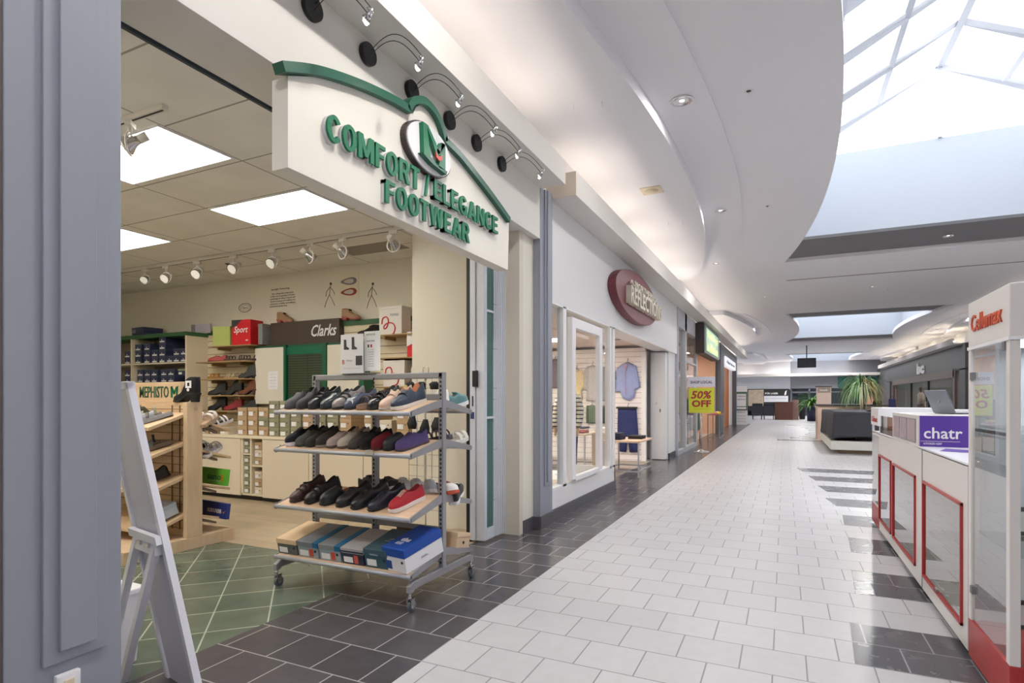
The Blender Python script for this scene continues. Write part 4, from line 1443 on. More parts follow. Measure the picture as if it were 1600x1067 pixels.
t = brandcard('bright green card box leaning on far side of the wooden stand', -4.79, -4.40, 3.49, .49, .635, M('lime_card', (104, 190, 60), .5), 'sano', M('ink_green', (20, 96, 70), .5), 'display_card')
text('mephisto', .2, .014, M('ink_pale', (180, 196, 200), .5), t, (.02, -.036, .035), '-Y', .001, world=False)
sb_ = B()
for i in range(3):
    for j in range(3):
        sb_.box(.12 + i * .014, .13 + i * .014, -.037, -.035, .04 + j * .02, .054 + j * .02)
sb_.build('dot_emblem', M('ink_orange', (214, 120, 40), .5), t)
t = brandcard('dark blue lettered card box at foot of wooden stand', -4.80, -4.39, 3.49, .20, .335, M('royal_card', (34, 52, 130), .5), 'ALLROUNDER', M('ink_white2', (238, 238, 244), .5), 'display_card')
B().prism([(.15, .06), (.165, .045), (.195, .075), (.166, .058)], 'Y', -.037, -.035).build('tick_mark', M('ink_orange', (214, 120, 40), .5), t)

# ================================================================ WALL SHELVING (back wall of the shoe shop)
WY = 5.66
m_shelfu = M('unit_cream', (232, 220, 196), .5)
t = thing('box_shelving', 'cream wall shelving with green top edge full of dark blue shoe boxes', 'shelving', (-8.1, 5.48, 0))
X0, X1, YF = -8.59, -7.585, 5.30
X0 = -8.58
for xx in (X1 - .03, -8.845 + .0, ):
    pass
bx(-8.86, -8.83, YF, WY - .02, 0, 2.15).build('divider', m_shelfu, t, world=True)
bx(X1 - .03, X1, YF, WY, 0, 2.15).build('side_panel', m_shelfu, t, world=True)
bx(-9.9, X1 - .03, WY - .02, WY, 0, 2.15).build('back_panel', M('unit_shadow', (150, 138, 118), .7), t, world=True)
for z in (1.785, 1.50, 1.2, .9):
    bx(-9.9, X1 - .03, YF + .004, WY - .02, z - .02, z).build('shelf', m_shelfu, t, world=True)
bx(-9.9, X1 + .01, YF - .01, WY, 2.15, 2.205).build('top_edge', M('green_rail', (58, 100, 64), .5), t, world=True)
NB = (58, 64, 92)
m_nb = [M('navy_box_%d' % i, c, .5) for i, c in enumerate(((52, 58, 88), (60, 66, 94), (46, 54, 86)))]
bp = None
bn = 0


def navybox(x, z, lb, w=.15, h=.095, d=.30):
    global bp, bn
    if bp is None:
        t = thing('shoe_box', lb, 'box', (x, YF + .02, z), group='dark blue shoe boxes in the wall shelving')
        bp = t
        bx(-w / 2 + .002, w / 2 - .002, .002, d, 0, h - .02).build('body', m_nb[0], t)
        bx(-w / 2, w / 2, 0, d, h - .026, h - .001).build('lid', m_nb[1], t)
        bx(-w * .38, w * .30, -.001, .002, h * .08, h * .28).build('label_sticker', m_paper, t)
        B().cyl((-.01, -.0015, h * .42), .009, .002, 'Y', 8).build('finger_hole', m_paper, t)
        return t
    return copy_tree(bp, loc=(x, YF + .02, z), label=lb)


om = ['lowest', 'second', 'third', 'fourth', 'fifth']
colx = ['leftmost', 'second', 'third', 'fourth', 'fifth', 'sixth', 'seventh', 'eighth']
for ci, (x, n) in enumerate(((-8.97, 2), (-8.71, 3), (-8.50, 3), (-8.32, 2), (-8.15, 4), (-7.98, 1), (-7.83, 2), (-7.675, 2))):
    for k in range(n):
        navybox(x, 1.786 + k * .0955, 'dark blue shoe box, %s up in %s stack, upper shelf of wall unit' % (om[k], colx[ci]))
for ci, (x, n) in enumerate(((-8.97, 2), (-8.66, 2), (-8.49, 2), (-8.33, 2), (-8.11, 2), (-7.95, 2))):
    for k in range(n):
        navybox(x, 1.501 + k * .0955, 'dark blue shoe box, %s up in %s stack, lower shelf of wall unit' % (om[k], colx[ci]))
shoebox('blue shoe box with pale green lid at right of lower wall shelf', (-7.72, YF + .16, 1.598), .17, .28, .085, (150, 166, 130), (52, 58, 88), patch=(238, 238, 230))
t = thing('shoe_box', 'dark blue lettered shoe box lying on top of green shelf edge', 'box', (-8.68, 5.44, 2.206), rz=-.1)
B().box(-.16, .16, -.14, .14, 0, .10).build('body', m_nb[2], t)
bx(-.163, .163, -.143, .143, .07, .115).build('lid', m_nb[0], t, bevel=.002)
text('SAS', .09, .055, M('ink_grey2', (150, 150, 170), .5), t, (-.09, -.1435, .06), '-Y', .001, .01, world=False)
t = thing('picture_card', 'small lilac grey card standing on green shelf edge near corner', 'card', (-7.6, 5.55, 2.206))
bx(-.18, .18, -.01, .01, 0, .13).build('card', M('lilac_card', (190, 184, 196), .6), t)
bx(-.20, -.14, -.03, -.012, 0, .13).build('stand', M('lilac_dark', (150, 140, 140), .6), t)

# slatwall
m_slat = brick('slatwall_cream', (226, 214, 186), (226, 214, 186), (120, 104, 80), 20., .095, .004, off=0, x0=-18, y0=.0, rough=.6, var=.03, axes='XZ', bump=.4)
struct('wall_far', bx(-7.585, -3.39, WY - .03, WY - .001, .8, 2.18), m_slat)
tag(bx(-7.57, -3.40, WY - .05, WY - .0, 2.18, 2.24).build('wall_rail', M('green_rail', (58, 100, 64), .5)), 'long green rail capping the slatted wall', 'rail')
m_brsh = M('tan_shelf', (176, 146, 104), .5)
rowz = [1.772, 1.535, 1.31, 1.10]
nth = ['top', 'second', 'third', 'lowest']
for i, z in enumerate(rowz):
    sp = thing('slat_shelf', 'narrow tan slatwall shelf holding three shoes, %s of four' % nth[i], 'shelf', (-6.9, 5.5, z), group='tan slatwall shelves')
    bx(-7.42, -6.44, 5.32, WY - .03, z - .018, z - .002).build('board', m_brsh, sp, world=True, bevel=.002)
    for xx in (-7.2, -6.65):
        bx(xx - .01, xx + .01, 5.40, WY - .03, z - .06, z - .018).build('bracket', m_brsh, sp, world=True)
GW = 'shoes on the tan slatwall shelves'
wl = [
    [('coral red flat pump, top left on tan slatwall shelves', dict(kind='loafer', up=(184, 68, 66), so=(120, 40, 40), rough=.4)), ('dark brown bow sandal in middle of top tan shelf', dict(kind='sandal', up=(66, 46, 40), so=(90, 60, 44))), ('black open strap sandal at right of top tan shelf', dict(kind='sandal', up=(56, 44, 36), so=(60, 44, 36)))],
    [('mustard tan cross-strap sandal at left of second tan shelf', dict(kind='slide', up=(188, 132, 62), so=(170, 120, 64))), ('pale beige sandal in middle of second tan shelf', dict(kind='sandal', up=(196, 176, 140), so=(180, 150, 110))), ('plain black ankle boot at right of second tan shelf', dict(kind='boot', up=(48, 48, 46), so=(34, 30, 28), H=.15))],
    [('black ankle boot with side gore, left of third tan shelf', dict(kind='boot', up=(38, 38, 38), so=(28, 26, 26))), ('black heeled boot with strap, middle of third tan shelf', dict(kind='heelboot', up=(36, 36, 36), so=(26, 26, 26), H=.13)), ('brown leather heeled boot at right of third tan shelf', dict(kind='heelboot', up=(120, 62, 34), so=(80, 44, 28), H=.13))],
    [('black ruched ankle boot at left of lowest tan shelf', dict(kind='heelboot', up=(26, 26, 28), so=(20, 20, 22), H=.11)), ('red leather ankle boot in middle of lowest tan shelf', dict(kind='boot', up=(158, 34, 40), so=(110, 30, 34), H=.11)), ('black buckled low boot at right of lowest tan shelf', dict(kind='boot', up=(36, 36, 38), so=(26, 26, 28), H=.10))]]
for i, r in enumerate(wl):
    for j, (lb, kw) in enumerate(r):
        x = (-7.14, -6.82, -6.53)[j]
        shoe(lb, x, 5.44, rowz[i], rz=-PI / 2, group=GW, **kw) if False else shoe(lb, x, 5.45, rowz[i], rz=-1.15, group=GW, **kw)


def dispbox(name, lb, x0, x1, y0, y1, z0, z1, col, rz=0):
    t = thing(name, lb, 'box', ((x0 + x1) / 2, (y0 + y1) / 2, z0), rz=rz)
    bx(-(x1 - x0) / 2, (x1 - x0) / 2, -(y1 - y0) / 2, (y1 - y0) / 2, 0, z1 - z0 - .03).build('body', col, t, bevel=.002)
    bx(-(x1 - x0) / 2 - .003, (x1 - x0) / 2 + .003, -(y1 - y0) / 2 - .003, (y1 - y0) / 2 + .003, z1 - z0 - .03, z1 - z0).build('lid', col, t, bevel=.002)
    return t


for i, (xa, xb, z) in enumerate(((-7.22, -6.38, 1.985), (-4.36, -3.42, 2.005), (-4.36, -3.42, 1.735), (-4.36, -3.42, 1.40))):
    sp = thing('slat_shelf', ['narrow shelf under the lime and red display boxes', 'short shelf under the heart logo box near pier', 'short tan shelf below the heart logo box, middle', 'short shelf under the lower heart logo box'][i], 'shelf', ((xa + xb) / 2, 5.5, z))
    bx(xa, xb, 5.36, WY - .03, z - .014, z - .002).build('board', m_brsh, sp, world=True)
    for xx in (xa + .12, xb - .12):
        bx(xx - .01, xx + .01, 5.42, WY - .03, z - .05, z - .014).build('bracket', m_brsh, sp, world=True)
dispbox('display_box', 'lime green display box on the slatted wall', -7.14, -6.84, 5.38, 5.60, 1.986, 2.25, M('lime_box', (190, 202, 118), .5), rz=.12)
t = dispbox('display_box', 'red display box with white script on the slatted wall', -6.76, -6.44, 5.38, 5.60, 1.986, 2.32, M('red_box', (214, 24, 38), .5), rz=.1)
text('Sport', .24, .11, m_paper, t, (0, -.1135, .19), '-Y', .001, .008, world=False, shear=.3)
B().prism([(-.16, .22), (-.16, .334), (.02, .334), (-.06, .27)], 'Y', -.1145, -.1135).build('dark_print', m_ink, t)
bx(.08, .12, -.1145, -.1135, .05, .065).build('small_print', m_paper, t)
t = dispbox('display_box', 'grey patterned display box tucked behind the red script box', -6.36, -6.28, 5.46, 5.60, 1.986, 2.26, M('grey_pattern', (140, 140, 142), .6, var=.4, vscale=40))
HP = []
for i in range(40):
    a = 2 * PI * i / 39
    HP.append((.075 * math.sin(a) ** 3 * 1.3 + (.03 if i < 20 else -.0), .075 * (math.cos(a) - .35 * math.cos(2 * a) - .12 * math.cos(3 * a))))


def heart(t, y, cx, cz, s):
    pts = [(cx - .09 * s, y, cz + .02 * s), (cx - .075 * s, y, cz + .085 * s), (cx - .02 * s, y, cz + .10 * s), (cx + .005 * s, y, cz + .05 * s), (cx - .02 * s, y, cz - .02 * s), (cx - .055 * s, y, cz - .035 * s),
           (cx - .055 * s, y, cz + .0 * s), (cx - .0 * s, y, cz + .03 * s), (cx + .07 * s, y, cz + .02 * s), (cx + .10 * s, y, cz - .03 * s), (cx + .08 * s, y, cz - .09 * s), (cx + .04 * s, y, cz - .11 * s)]
    pts2 = []
    for i in range(len(pts) - 1):
        a, b = Vector(pts[i]), Vector(pts[i + 1])
        p_, n_ = Vector(pts[max(0, i - 1)]), Vector(pts[min(len(pts) - 1, i + 2)])
        for k in range(5):
            u = k / 5
            pts2.append(.5 * ((2 * a) + (b - p_) * u + (2 * p_ - 5 * a + 4 * b - n_) * u * u + (3 * a - p_ - 3 * b + n_) * u ** 3))
    pts2.append(Vector(pts[-1]))
    B().tube(pts2, .007 * s, 6).build('heart_logo', M('heart_red', (206, 34, 44), .5), t)


t = dispbox('display_box', 'white box with red line heart logo, upper, near the pier', -4.28, -3.96, 5.38, 5.56, 2.006, 2.33, M('white_box', (226, 222, 216), .5))
heart(t, -.094, -.03, .10, 1.0)
text('romex', .12, .03, M('ink_grey2', (150, 150, 170), .5), t, (.06, -.0935, .22), '-Y', .001, world=False)
t = dispbox('display_box', 'white box with red line heart logo, lower, behind rack top', -4.22, -3.92, 5.38, 5.56, 1.40, 1.70, M('white_box', (226, 222, 216), .5))
heart(t, -.094, -.03, .12, 1.0)
t = dispbox('display_box', 'red and white display box beside the cream pier', -3.90, -3.64, 5.40, 5.56, 1.736, 2.02, M('red_box', (214, 24, 38), .5))
B().prism([(-.13, .12), (-.13, .285), (.05, .285), (.0, .17)], 'Y', -.085, -.083).build('white_print', m_paper, t)
shoe('black and tan shoe beside the upper heart logo box', -4.5, 5.46, 2.245 - .24, rz=-.6, kind='boot', up=(40, 32, 30), so=(30, 26, 26), H=.10)
t = thing('white_bag', 'white rounded card bag beside lower heart logo box', 'bag', (-3.70, 5.45, 1.40))
B().loft([[(x_ * .13, y_ * .05, 0) for x_, y_ in ((1, -1), (1, 1), (-1, 1), (-1, -1))], [(x_ * .15, y_ * .05, .2) for x_, y_ in ((1, -1), (1, 1), (-1, 1), (-1, -1))], [(x_ * .09, y_ * .04, .3) for x_, y_ in ((1, -1), (1, 1), (-1, 1), (-1, -1))]], sm=False).build('bag_body', M('cream_bag', (226, 216, 198), .6), t, bevel=.01)
B().tube([(-.07, -.052, .10), (-.06, -.055, .2)], .007, 5).build('zip', m_ink, t)

# cabinet with green shutter and white doors
t = thing('wall_cabinet', 'green framed wall cabinet with roller shutter between two cream doors', 'cabinet', (-5.5, 5.55, 1.2))
bx(-6.46, -4.62, 5.50, WY - .03, 1.2, 1.96).build('carcass', m_greenp, t, world=True)
bx(-6.43, -5.905, 5.47, 5.50, 1.19, 1.935).build('door', M('door_cream', (226, 220, 206), .5), t, world=True, bevel=.002)
bx(-5.16, -4.665, 5.47, 5.50, 1.19, 1.93).build('door', M('door_cream', (226, 220, 206), .5), t, world=True, bevel=.002)
sh_ = brick('shutter', (62, 74, 50), (62, 74, 50), (30, 40, 28), 10, .032, .005, off=0, x0=-10, y0=0, rough=.5, var=.05, axes='XZ', bump=.6)
bx(-5.84, -5.26, 5.485, 5.50, 1.30, 1.83).build('shutter', sh_, t, world=True)
bx(-5.86, -5.24, 5.475, 5.50, 1.83, 1.93).build('shutter_box', M('green_bright', (14, 104, 76), .4), t, world=True)
bx(-5.90, -5.86, 5.46, 5.50, 1.19, 1.96).box(-5.24, -5.17, 5.46, 5.50, 1.19, 1.96).build('green_post', m_greenp, t, world=True)
pp = tag(bx(-6.18, -6.0, 5.464, 5.469, 1.38, 1.62).build('paper_notice', m_paper), 'white paper notice taped to the left cream cabinet door', 'notice')
for k in range(5):
    text(['please ask', 'for help', 'returns', 'with receipt', 'thank you'][k], .10, .012, m_inkl, pp, (-6.09, 5.464, 1.58 - k * .04), '-Y', .001)
bx(-4.62, -4.56, 5.44, WY - .03, .9, 1.56).build('green_strip', m_greenp, t, world=True)
t = thing('brand_sign', 'dark brown box sign with white script above the green shutter', 'sign', (-5.6, 5.58, 1.96))
bx(-6.22, -5.03, 5.54, WY - .03, 1.962, 2.27).build('sign_box', M('sign_brown', (74, 60, 50), .5), t, world=True, bevel=.002)
text('Clarks', .42, .15, m_paper, t, (-5.28, 5.539, 2.13), '-Y', .004, .012, shear=.35)
for i, (x, lb) in enumerate(((-6.0, 'tan cut-out boot with pink sole standing on left end of brown sign'), (-4.88, 'tan cut-out boot with pink sole at right end of brown sign'))):
    shoe(lb, x, 5.585, 2.271 if i == 0 else 2.242, rz=PI / 2, kind='boot', up=(160, 126, 92), so=(176, 96, 88), H=.10, L=.27)
# wall decals
m_dec = M('decal_ink', (92, 84, 74), .7)
dc = thing('wall_text', 'dark printed paragraph of text on the cream wall', 'decal', (-6.13, WY, 2.62))
text('airy-light Technology', .34, .03, m_dec, dc, (-6.17, WY - .001, 2.745), '-Y', .002)
for k, s_ in enumerate(('The orthopaedic components', 'of the sole integrating OTS into', 'technology absorbers, impacts and', 'shocks assisting and walking and', 'experience a vitality and wellness', 'unmatched all day long')):
    text(s_, (.40, .44, .46, .46, .47, .32)[k], .024, m_dec, dc, (-6.13 - (.08 if k == 5 else 0), WY - .001, 2.685 - k * .034), '-Y', .002)
dc = thing('wall_emblem', 'small oval printed emblem above the red display box', 'decal', (-6.85, WY, 2.54))
B().tube([(-6.85 + .12 * math.cos(a), WY - .002, 2.54 + .06 * math.sin(a)) for a in [2 * PI * i / 28 for i in range(28)]], .004, 5, closed=True).build('oval_ring', m_dec, dc, world=True)
B().tube([(-6.85 + .085 * math.cos(a), WY - .002, 2.54 + .038 * math.sin(a)) for a in [2 * PI * i / 28 for i in range(28)]], .002, 5, closed=True).build('oval_ring', m_dec, dc, world=True)
text('Sano', .10, .03, m_dec, dc, (-6.85, WY - .001, 2.54), '-Y', .002)
for i, (x, z) in enumerate(((-5.30, 2.60), (-4.62, 2.54))):
    f = B()
    f.cyl((x + .02, WY - .003, z + .14), .018, .003, 'Y', 10)
    for P in (((0.02, .12), (0, .0)), ((0, 0), (-.05, -.08), (-.08, -.16)), ((0, 0), (.05, -.07), (.09, -.15)), ((.01, .10), (-.05, .04), (-.06, -.02)), ((.01, .10), (.06, .05), (.09, .0))):
        f.tube([(x + p[0] * (1 if i == 0 else .9), WY - .003, z + p[1]) for p in P], .003, 5)
    tag(f.build('walking_figure_decal', m_dec), ['thin line drawing of walking figure, left of the insole poster', 'thin line drawing of walking figure, right of the insole poster'][i], 'decal')
t = thing('insole_poster', 'printed picture of a grey and a red insole on the cream wall', 'poster', (-4.98, WY, 2.68))
bx(-5.14, -4.82, WY - .003, WY, 2.52, 2.84).build('sheet', M('poster_beige', (222, 212, 190), .7), t, world=True)
for j, (cz_, col) in enumerate(((2.745, (120, 120, 132)), (2.61, (150, 60, 60)))):
    for rr_, cc_, dy in ((1.0, col, .004), (.62, (196, 186, 176), .006)):
        pts = [(-4.98 + .13 * rr_ * math.cos(a), cz_ + .045 * rr_ * math.sin(a) * (1 + .35 * math.cos(a))) for a in [2 * PI * k / 24 for k in range(24)]]
        B().prism(pts, 'Y', WY - dy, WY - .003).build('insole_print', M('card_%d_%d_%d' % cc_, cc_, .6), t, world=True)

# counter cabinets
t = thing('counter_cabinet', 'long cream counter cabinet with sliding doors along back wall', 'cabinet', (-5.5, 5.3, 0))
bx(-7.58, -3.42, 4.99, WY - .03, .765, .80).build('worktop', m_shelfu, t, world=True, bevel=.004)
bx(-7.56, -3.44, 5.05, WY - .03, 0, .06).build('toe_kick', m_black, t, world=True)
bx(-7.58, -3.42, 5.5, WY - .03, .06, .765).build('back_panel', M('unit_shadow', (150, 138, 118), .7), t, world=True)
for x in (-7.57, -6.12, -5.965, -5.755, -4.3, -3.43):
    bx(x - .012, x + .012, 5.01, 5.5, .06, .765).build('divider', m_shelfu, t, world=True)
bx(-7.56, -3.44, 5.01, 5.5, .06, .08).build('bottom_board', m_shelfu, t, world=True)
for xa, xb in ((-7.56, -6.13), (-5.745, -5.0), (-4.99, -4.2), (-4.19, -3.44)):
    d_ = bx(xa, xb, 4.995, 5.015, .055, .76).build('door', M('door_cream2', (230, 218, 196), .5), t, world=True, bevel=.002)
    B().cyl((xb - .05 if xb > -5 else xa + .3, 4.99, .70), .008, .006, 'Y', 10).build('knob', m_black, d_, world=True)
bx(-5.955, -5.76, 5.02, 5.5, .42, .44).box(-6.11, -5.975, 5.02, 5.5, .56, .575).build('shelf', m_shelfu, t, world=True)
# stacked stock boxes
GB1, GB2 = 'stock shoe boxes on the counter cabinet', 'stock shoe boxes in the open cabinet bays'
cols = {'tan': ((190, 162, 126), (182, 154, 120)), 'grey-green': ((150, 148, 120), (142, 140, 114)), 'cream': ((222, 212, 190), (214, 204, 184))}
protos = {}


def stock(x, z, c, lb, grp, w=.165, h=.1, y=5.045):
    key = (c, w, h)
    if key not in protos:
        t = thing('shoe_box', lb, 'box', (x, y, z), group=grp)
        lid, body = cols[c]
        bx(-w / 2 + .002, w / 2 - .002, .003, .30, 0, h * .75).build('body', M('stock_%s_body' % c, body, .6), t)
        bx(-w / 2, w / 2, 0, .304, h * .70, h - .001).build('lid', M('stock_%s_lid' % c, lid, .6), t)
        bx(-w * .42, w * .04, -.0012, .003, h * .12, h * .56).build('label_sticker', m_paper, t)
        B().cyl((w * .22, -.0015, h * .52), .007, .002, 'Y', 8).build('finger_hole', m_black, t)
        protos[key] = t
        return t
    return copy_tree(protos[key], loc=(x, y, z), label=lb, group=grp)


ordn = ['first', 'second', 'third', 'fourth', 'fifth', 'sixth', 'seventh', 'eighth', 'ninth', 'tenth', 'eleventh', 'twelfth', 'thirteenth']
for i, x in enumerate((-7.06, -6.87, -6.68, -6.49)):
    stock(x, .801, 'cream' if i == 3 else 'tan', '%s stock box, %s from left in the single row on the counter' % ('cream' if i == 3 else 'tan', ordn[i]), GB1, h=.095)
stacks = [(-6.16, 3, 'tan'), (-5.975, 3, 'tan'), (-5.79, 3, 'tan'), (-5.61, 4, 'grey-green'), (-5.43, 4, 'grey-green'), (-5.25, 3, 'grey-green'), (-5.06, 3, 'tan'), (-4.87, 3, 'grey-green'), (-4.68, 3, 'grey-green'), (-4.49, 3, 'tan'), (-4.14, 3, 'tan'), (-3.93, 2, 'cream'), (-3.7, 3, 'tan')]
for i, (x, n, c) in enumerate(stacks):
    for k in range(n):
        cc = c if not (i == 2 and k == 1) else 'grey-green'
        stock(x, .801 + k * .1165 * (1 if n == 3 else .93), cc, '%s stock box, %s up in %s stack from left on the counter' % (cc, om[k], ordn[i]), GB1, h=.115 if n != 4 else .107)
for bay, x, zs in (('left', -6.043, (.081, .176, .271, .366, .461, .576, .671)), ('right', -5.86, (.081, .176, .271, .441, .536, .631))):
    for k, z in enumerate(zs):
        c = 'grey-green' if bay == 'left' else ('tan' if k % 2 else 'cream')
        stock(x, z, c, '%s box, %s up inside the %s open cabinet bay' % (c, ['lowest', 'second', 'third', 'fourth', 'fifth', 'sixth', 'seventh'][k], bay), GB2, w=.12, h=.09, y=5.03)

# ================================================================ TRACK LIGHTS
m_spot = M('spot_white', (222, 218, 212), .4)


def track(name, x0, x1, y, lb):
    t = thing(name, lb, 'track', ((x0 + x1) / 2, y, ZS))
    bx(x0, x1, y - .018, y + .018, ZS - .03, ZS - .001).build('rail', m_spot, t, world=True)
    bx(x0 + .02, x1 - .02, y - .006, y + .006, ZS - .0315, ZS - .0295).build('slot', m_black, t, world=True)
    return t


track('light_track', -8.2, -3.35, 4.62, 'long white ceiling light track carrying a row of spotlights')
track('light_track', -3.95, -3.22, 2.12, 'short white track with one spotlight near the grey column')
sp0 = None


def spot(x, y, lb, rz=0.0, s=1.0):
    global sp0
    if sp0 is not None:
        c = copy_tree(sp0, loc=(x, y, ZS - .03), label=lb)
        c.rotation_euler = (0, 0, rz)
        c.scale = (s, s, s)
        return c
    t = thing('track_spotlight', lb, 'spotlight', (x, y, ZS - .03), rz, group='white track spotlights in the shoe shop')
    sp0 = t
    bx(-.04, .04, -.016, .016, -.03, 0).build('adapter', m_spot, t, bevel=.003)
    B().cyl((0, 0, -.07), .010, .045, 'Z', 10).build('stem', m_spot, t)
    pts = [(.058 * math.cos(a), 0, -.125 + .058 * math.sin(a)) for a in [2 * PI * i / 20 for i in range(20)]]
    B().tube(pts, .0065, 6, closed=True).build('gimbal_ring', m_spot, t)
    hd = B().tube([(-.0, .085, -.07), (0, .045, -.095)], .024, 14)
    h = hd.build('lamp_socket', m_spot, t)
    B().tube([(0, .05, -.092), (0, .02, -.108), (0, -.015, -.132), (0, -.03, -.142)], [.022, .028, .050, .052], 18).build('reflector_lamp', m_chrome, t)
    B().tube([(0, -.0305, -.1425), (0, -.032, -.1435)], [.046, .044], 16).build('lens', emis('spot_lens', (255, 244, 220), .25), t)
    return t


for i, x in enumerate((-7.42, -7.0, -6.42, -5.78, -5.16, -4.6, -4.15, -3.5)):
    spot(x, 4.62, 'white track spotlight, %s' % ['first from left on long track', 'second from left on long track', 'third from left on long track', 'fourth from left on long track', 'fifth from left on long track',
                                                 'sixth from left on long track', 'seventh from left on long track', 'last at the right end of long track'][i], rz=(.5, .3, .4, .2, .1, PI - .3, PI - .2, PI + .2)[i], s=1.15)
spot(-3.55, 2.12, 'large white track spotlight nearest the camera by grey column', rz=-.9, s=1.1)
t = thing('sprinkler_head', 'small dark sprinkler in the shoe shop ceiling', 'sprinkler', (-6.3, 4.95, ZS))
B().lathe([(.035, 0), (.03, -.006), (.001, -.007)], n=14).build('plate', m_dec, t)
B().cyl((0, 0, -.035), .008, .03, 'Z', 8).build('nozzle', m_dec, t)
tag(bx(-4.6, -3.8, 4.98, 5.30, ZS - .006, ZS - .0005).build('ceiling_diffuser', M('diffuser_grey', (150, 144, 134), .6)), 'grey square ceiling air diffuser behind the spotlight row', 'vent')

# ================================================================ WIRE SPINNER behind the rack
t = thing('wire_rack', 'tall chrome wire grid stand hung with small dark items behind shoe rack', 'rack', (-2.95, 4.35, 0))
w = B()
for xx in (-.17, -.08, .0, .08, .17):
    w.tube([(xx, 0, .25), (xx, 0, 1.45)], .003, 5)
for k in range(13):
    w.tube([(-.17, 0, .25 + k * .1), (.17, 0, .25 + k * .1)], .002, 4)
w.build('wire_grid', m_chrome, t)
B().tube([(0, .02, .02), (0, .02, 1.42), (-.03, .02, 1.5), (-.03, .02, 1.54), (.03, .02, 1.54), (.03, .02, 1.5), (0, .02, 1.42)], .005, 6).build('pole', m_chrome, t)
B().tube([(-.2, 0, .01), (.2, 0, .01)], .01, 6).tube([(0, -.2, .01), (0, .2, .01)], .01, 6).build('base', m_chrome, t)
for i, (x, z) in enumerate(((-.14, 1.34), (-.02, 1.34), (.12, 1.34), (-.12, .98), (.02, .94), (.14, .96))):
    o = B().loft([[(x - .035, -.03, z), (x + .035, -.03, z), (x + .035, -.005, z), (x - .035, -.005, z)], [(x - .045, -.04, z + .05), (x + .045, -.04, z + .05), (x + .04, -.005, z + .05), (x - .04, -.005, z + .05)],
                  [(x - .02, -.02, z + (.07 if i < 3 else .13)), (x + .02, -.02, z + (.07 if i < 3 else .13)), (x + .02, -.005, z + (.07 if i < 3 else .13)), (x - .02, -.005, z + (.07 if i < 3 else .13))]]).xf(Matrix.Translation((-2.95, 4.35, 0))).build('hosiery_pack', M('sock_black', (30, 30, 34), .8, var=.3, vscale=60))
    tag(o, 'small dark hosiery pack hanging on wire stand, %s' % ['upper left', 'upper middle', 'upper right', 'lower left', 'lower middle', 'lower right'][i], 'sock pack', 'dark packs on the wire stand')
# ================================================================ CLOTHING SHOP (Northern Reflections)
NX = -2.15
m_win = m_mullion
struct('wall_left', bx(-2.30, -2.15, 5.42, 7.88, .12, .31), m_white)
struct('baseboard_left', bx(-2.31, -2.135, 5.42, 7.89, 0, .12), m_base)
wn = bpy.data.objects.new('window_5', None)
COL.objects.link(wn)
wn['kind'] = 'structure'
WM[wn.name] = Matrix.Identity(4)
f = B()
for y0, y1, z1 in ((5.42, 5.47, 2.25), (5.80, 5.90, 2.25), (7.62, 7.70, 2.25)):
    f.box(-2.22, -2.15, y0, y1, .31, z1)
f.box(-2.22, -2.15, 7.76, 7.88, .31, 2.25)
f.box(-2.22, -2.15, 5.42, 7.88, .31, .335).box(-2.22, -2.15, 5.42, 7.88, 2.235, 2.25)
f.build('window_frame', m_win, wn, kind='structure')
f = B()
f.box(-2.17, -2.11, 5.98, 6.10, .36, 2.16).box(-2.17, -2.11, 7.02, 7.14, .36, 2.16).box(-2.17, -2.11, 6.10, 7.02, 2.05, 2.16).box(-2.17, -2.11, 6.10, 7.02, .335, .39)
f.build('window_sash', m_win, wn, kind='structure', bevel=.004)
bx(-2.19, -2.184, 5.47, 7.76, .335, 2.235).build('window_pane', m_glass, wn, kind='structure')
# side jamb and return of the window box
struct('trim_11', bx(-2.9, -2.15, 7.84, 7.88, .12, .31).box(-2.9, -2.84, 7.82, 7.88, .31, 2.25), m_win)
struct('wall_left', bx(-2.45, -2.19, 12.22, 13.0, 0.12, 2.25), m_white)
struct('baseboard_left', bx(-2.30, -2.18, 12.3, 13.01, 0, .12), m_base)
struct('door_1', bx(-2.52, -2.22, 12.0, 12.22, .015, 2.22).box(-2.62, -2.53, 11.60, 11.68, 0, 2.22), m_white)
for c_, s_ in (((-2.40, 11.99, 1.17), (.03, .02, .03)), ((-2.32, 11.99, 1.02), (.015, .02, .07))):
    tag(B().cbox(c_, s_).build('door_lock', m_chrome if s_[2] < .05 else m_black, bevel=.003), 'small %s on the white folding door edge' % ('round lock' if s_[2] < .05 else 'dark flush pull'), 'lock')
struct('ceiling', bx(-8, -2.45, 5.8, 12.7, 2.36, 2.42), M('shop_ceiling_pink', (222, 206, 196), .8))
struct('wall_far', bx(-8, -2.22, 12.23, 12.7, 0, 2.4), m_white)
struct('wall_shop', bx(-8.1, -8.0, 5.8, 31.5, 0, 4.1), M('shop_back_wall', (206, 190, 166), .8))
m_wslat = brick('slatwall_white', (228, 222, 222), (228, 222, 222), (150, 138, 140), 20., .105, .004, off=0, x0=-18, y0=.02, rough=.6, var=.02, axes='XZ', bump=.4)
struct('wall_slat', bx(-7.9, -2.55, 11.62, 11.68, 0, 2.3), m_wslat)
for x, y in ((-4.2, 7.6), (-4.2, 9.9), (-6.2, 7.6), (-6.2, 9.9)):
    t = thing('ceiling_light', 'lit ceiling panel inside the clothing shop', 'light', (x, y, 2.36), group='ceiling panels in the clothing shop')
    bx(-.58, .58, -.29, .29, -.015, 0).build('frame', m_whitep, t)
    bx(-.55, .55, -.26, .26, -.02, -.015).build('diffuser', emis('troffer_warm', (255, 242, 224), 20), t)
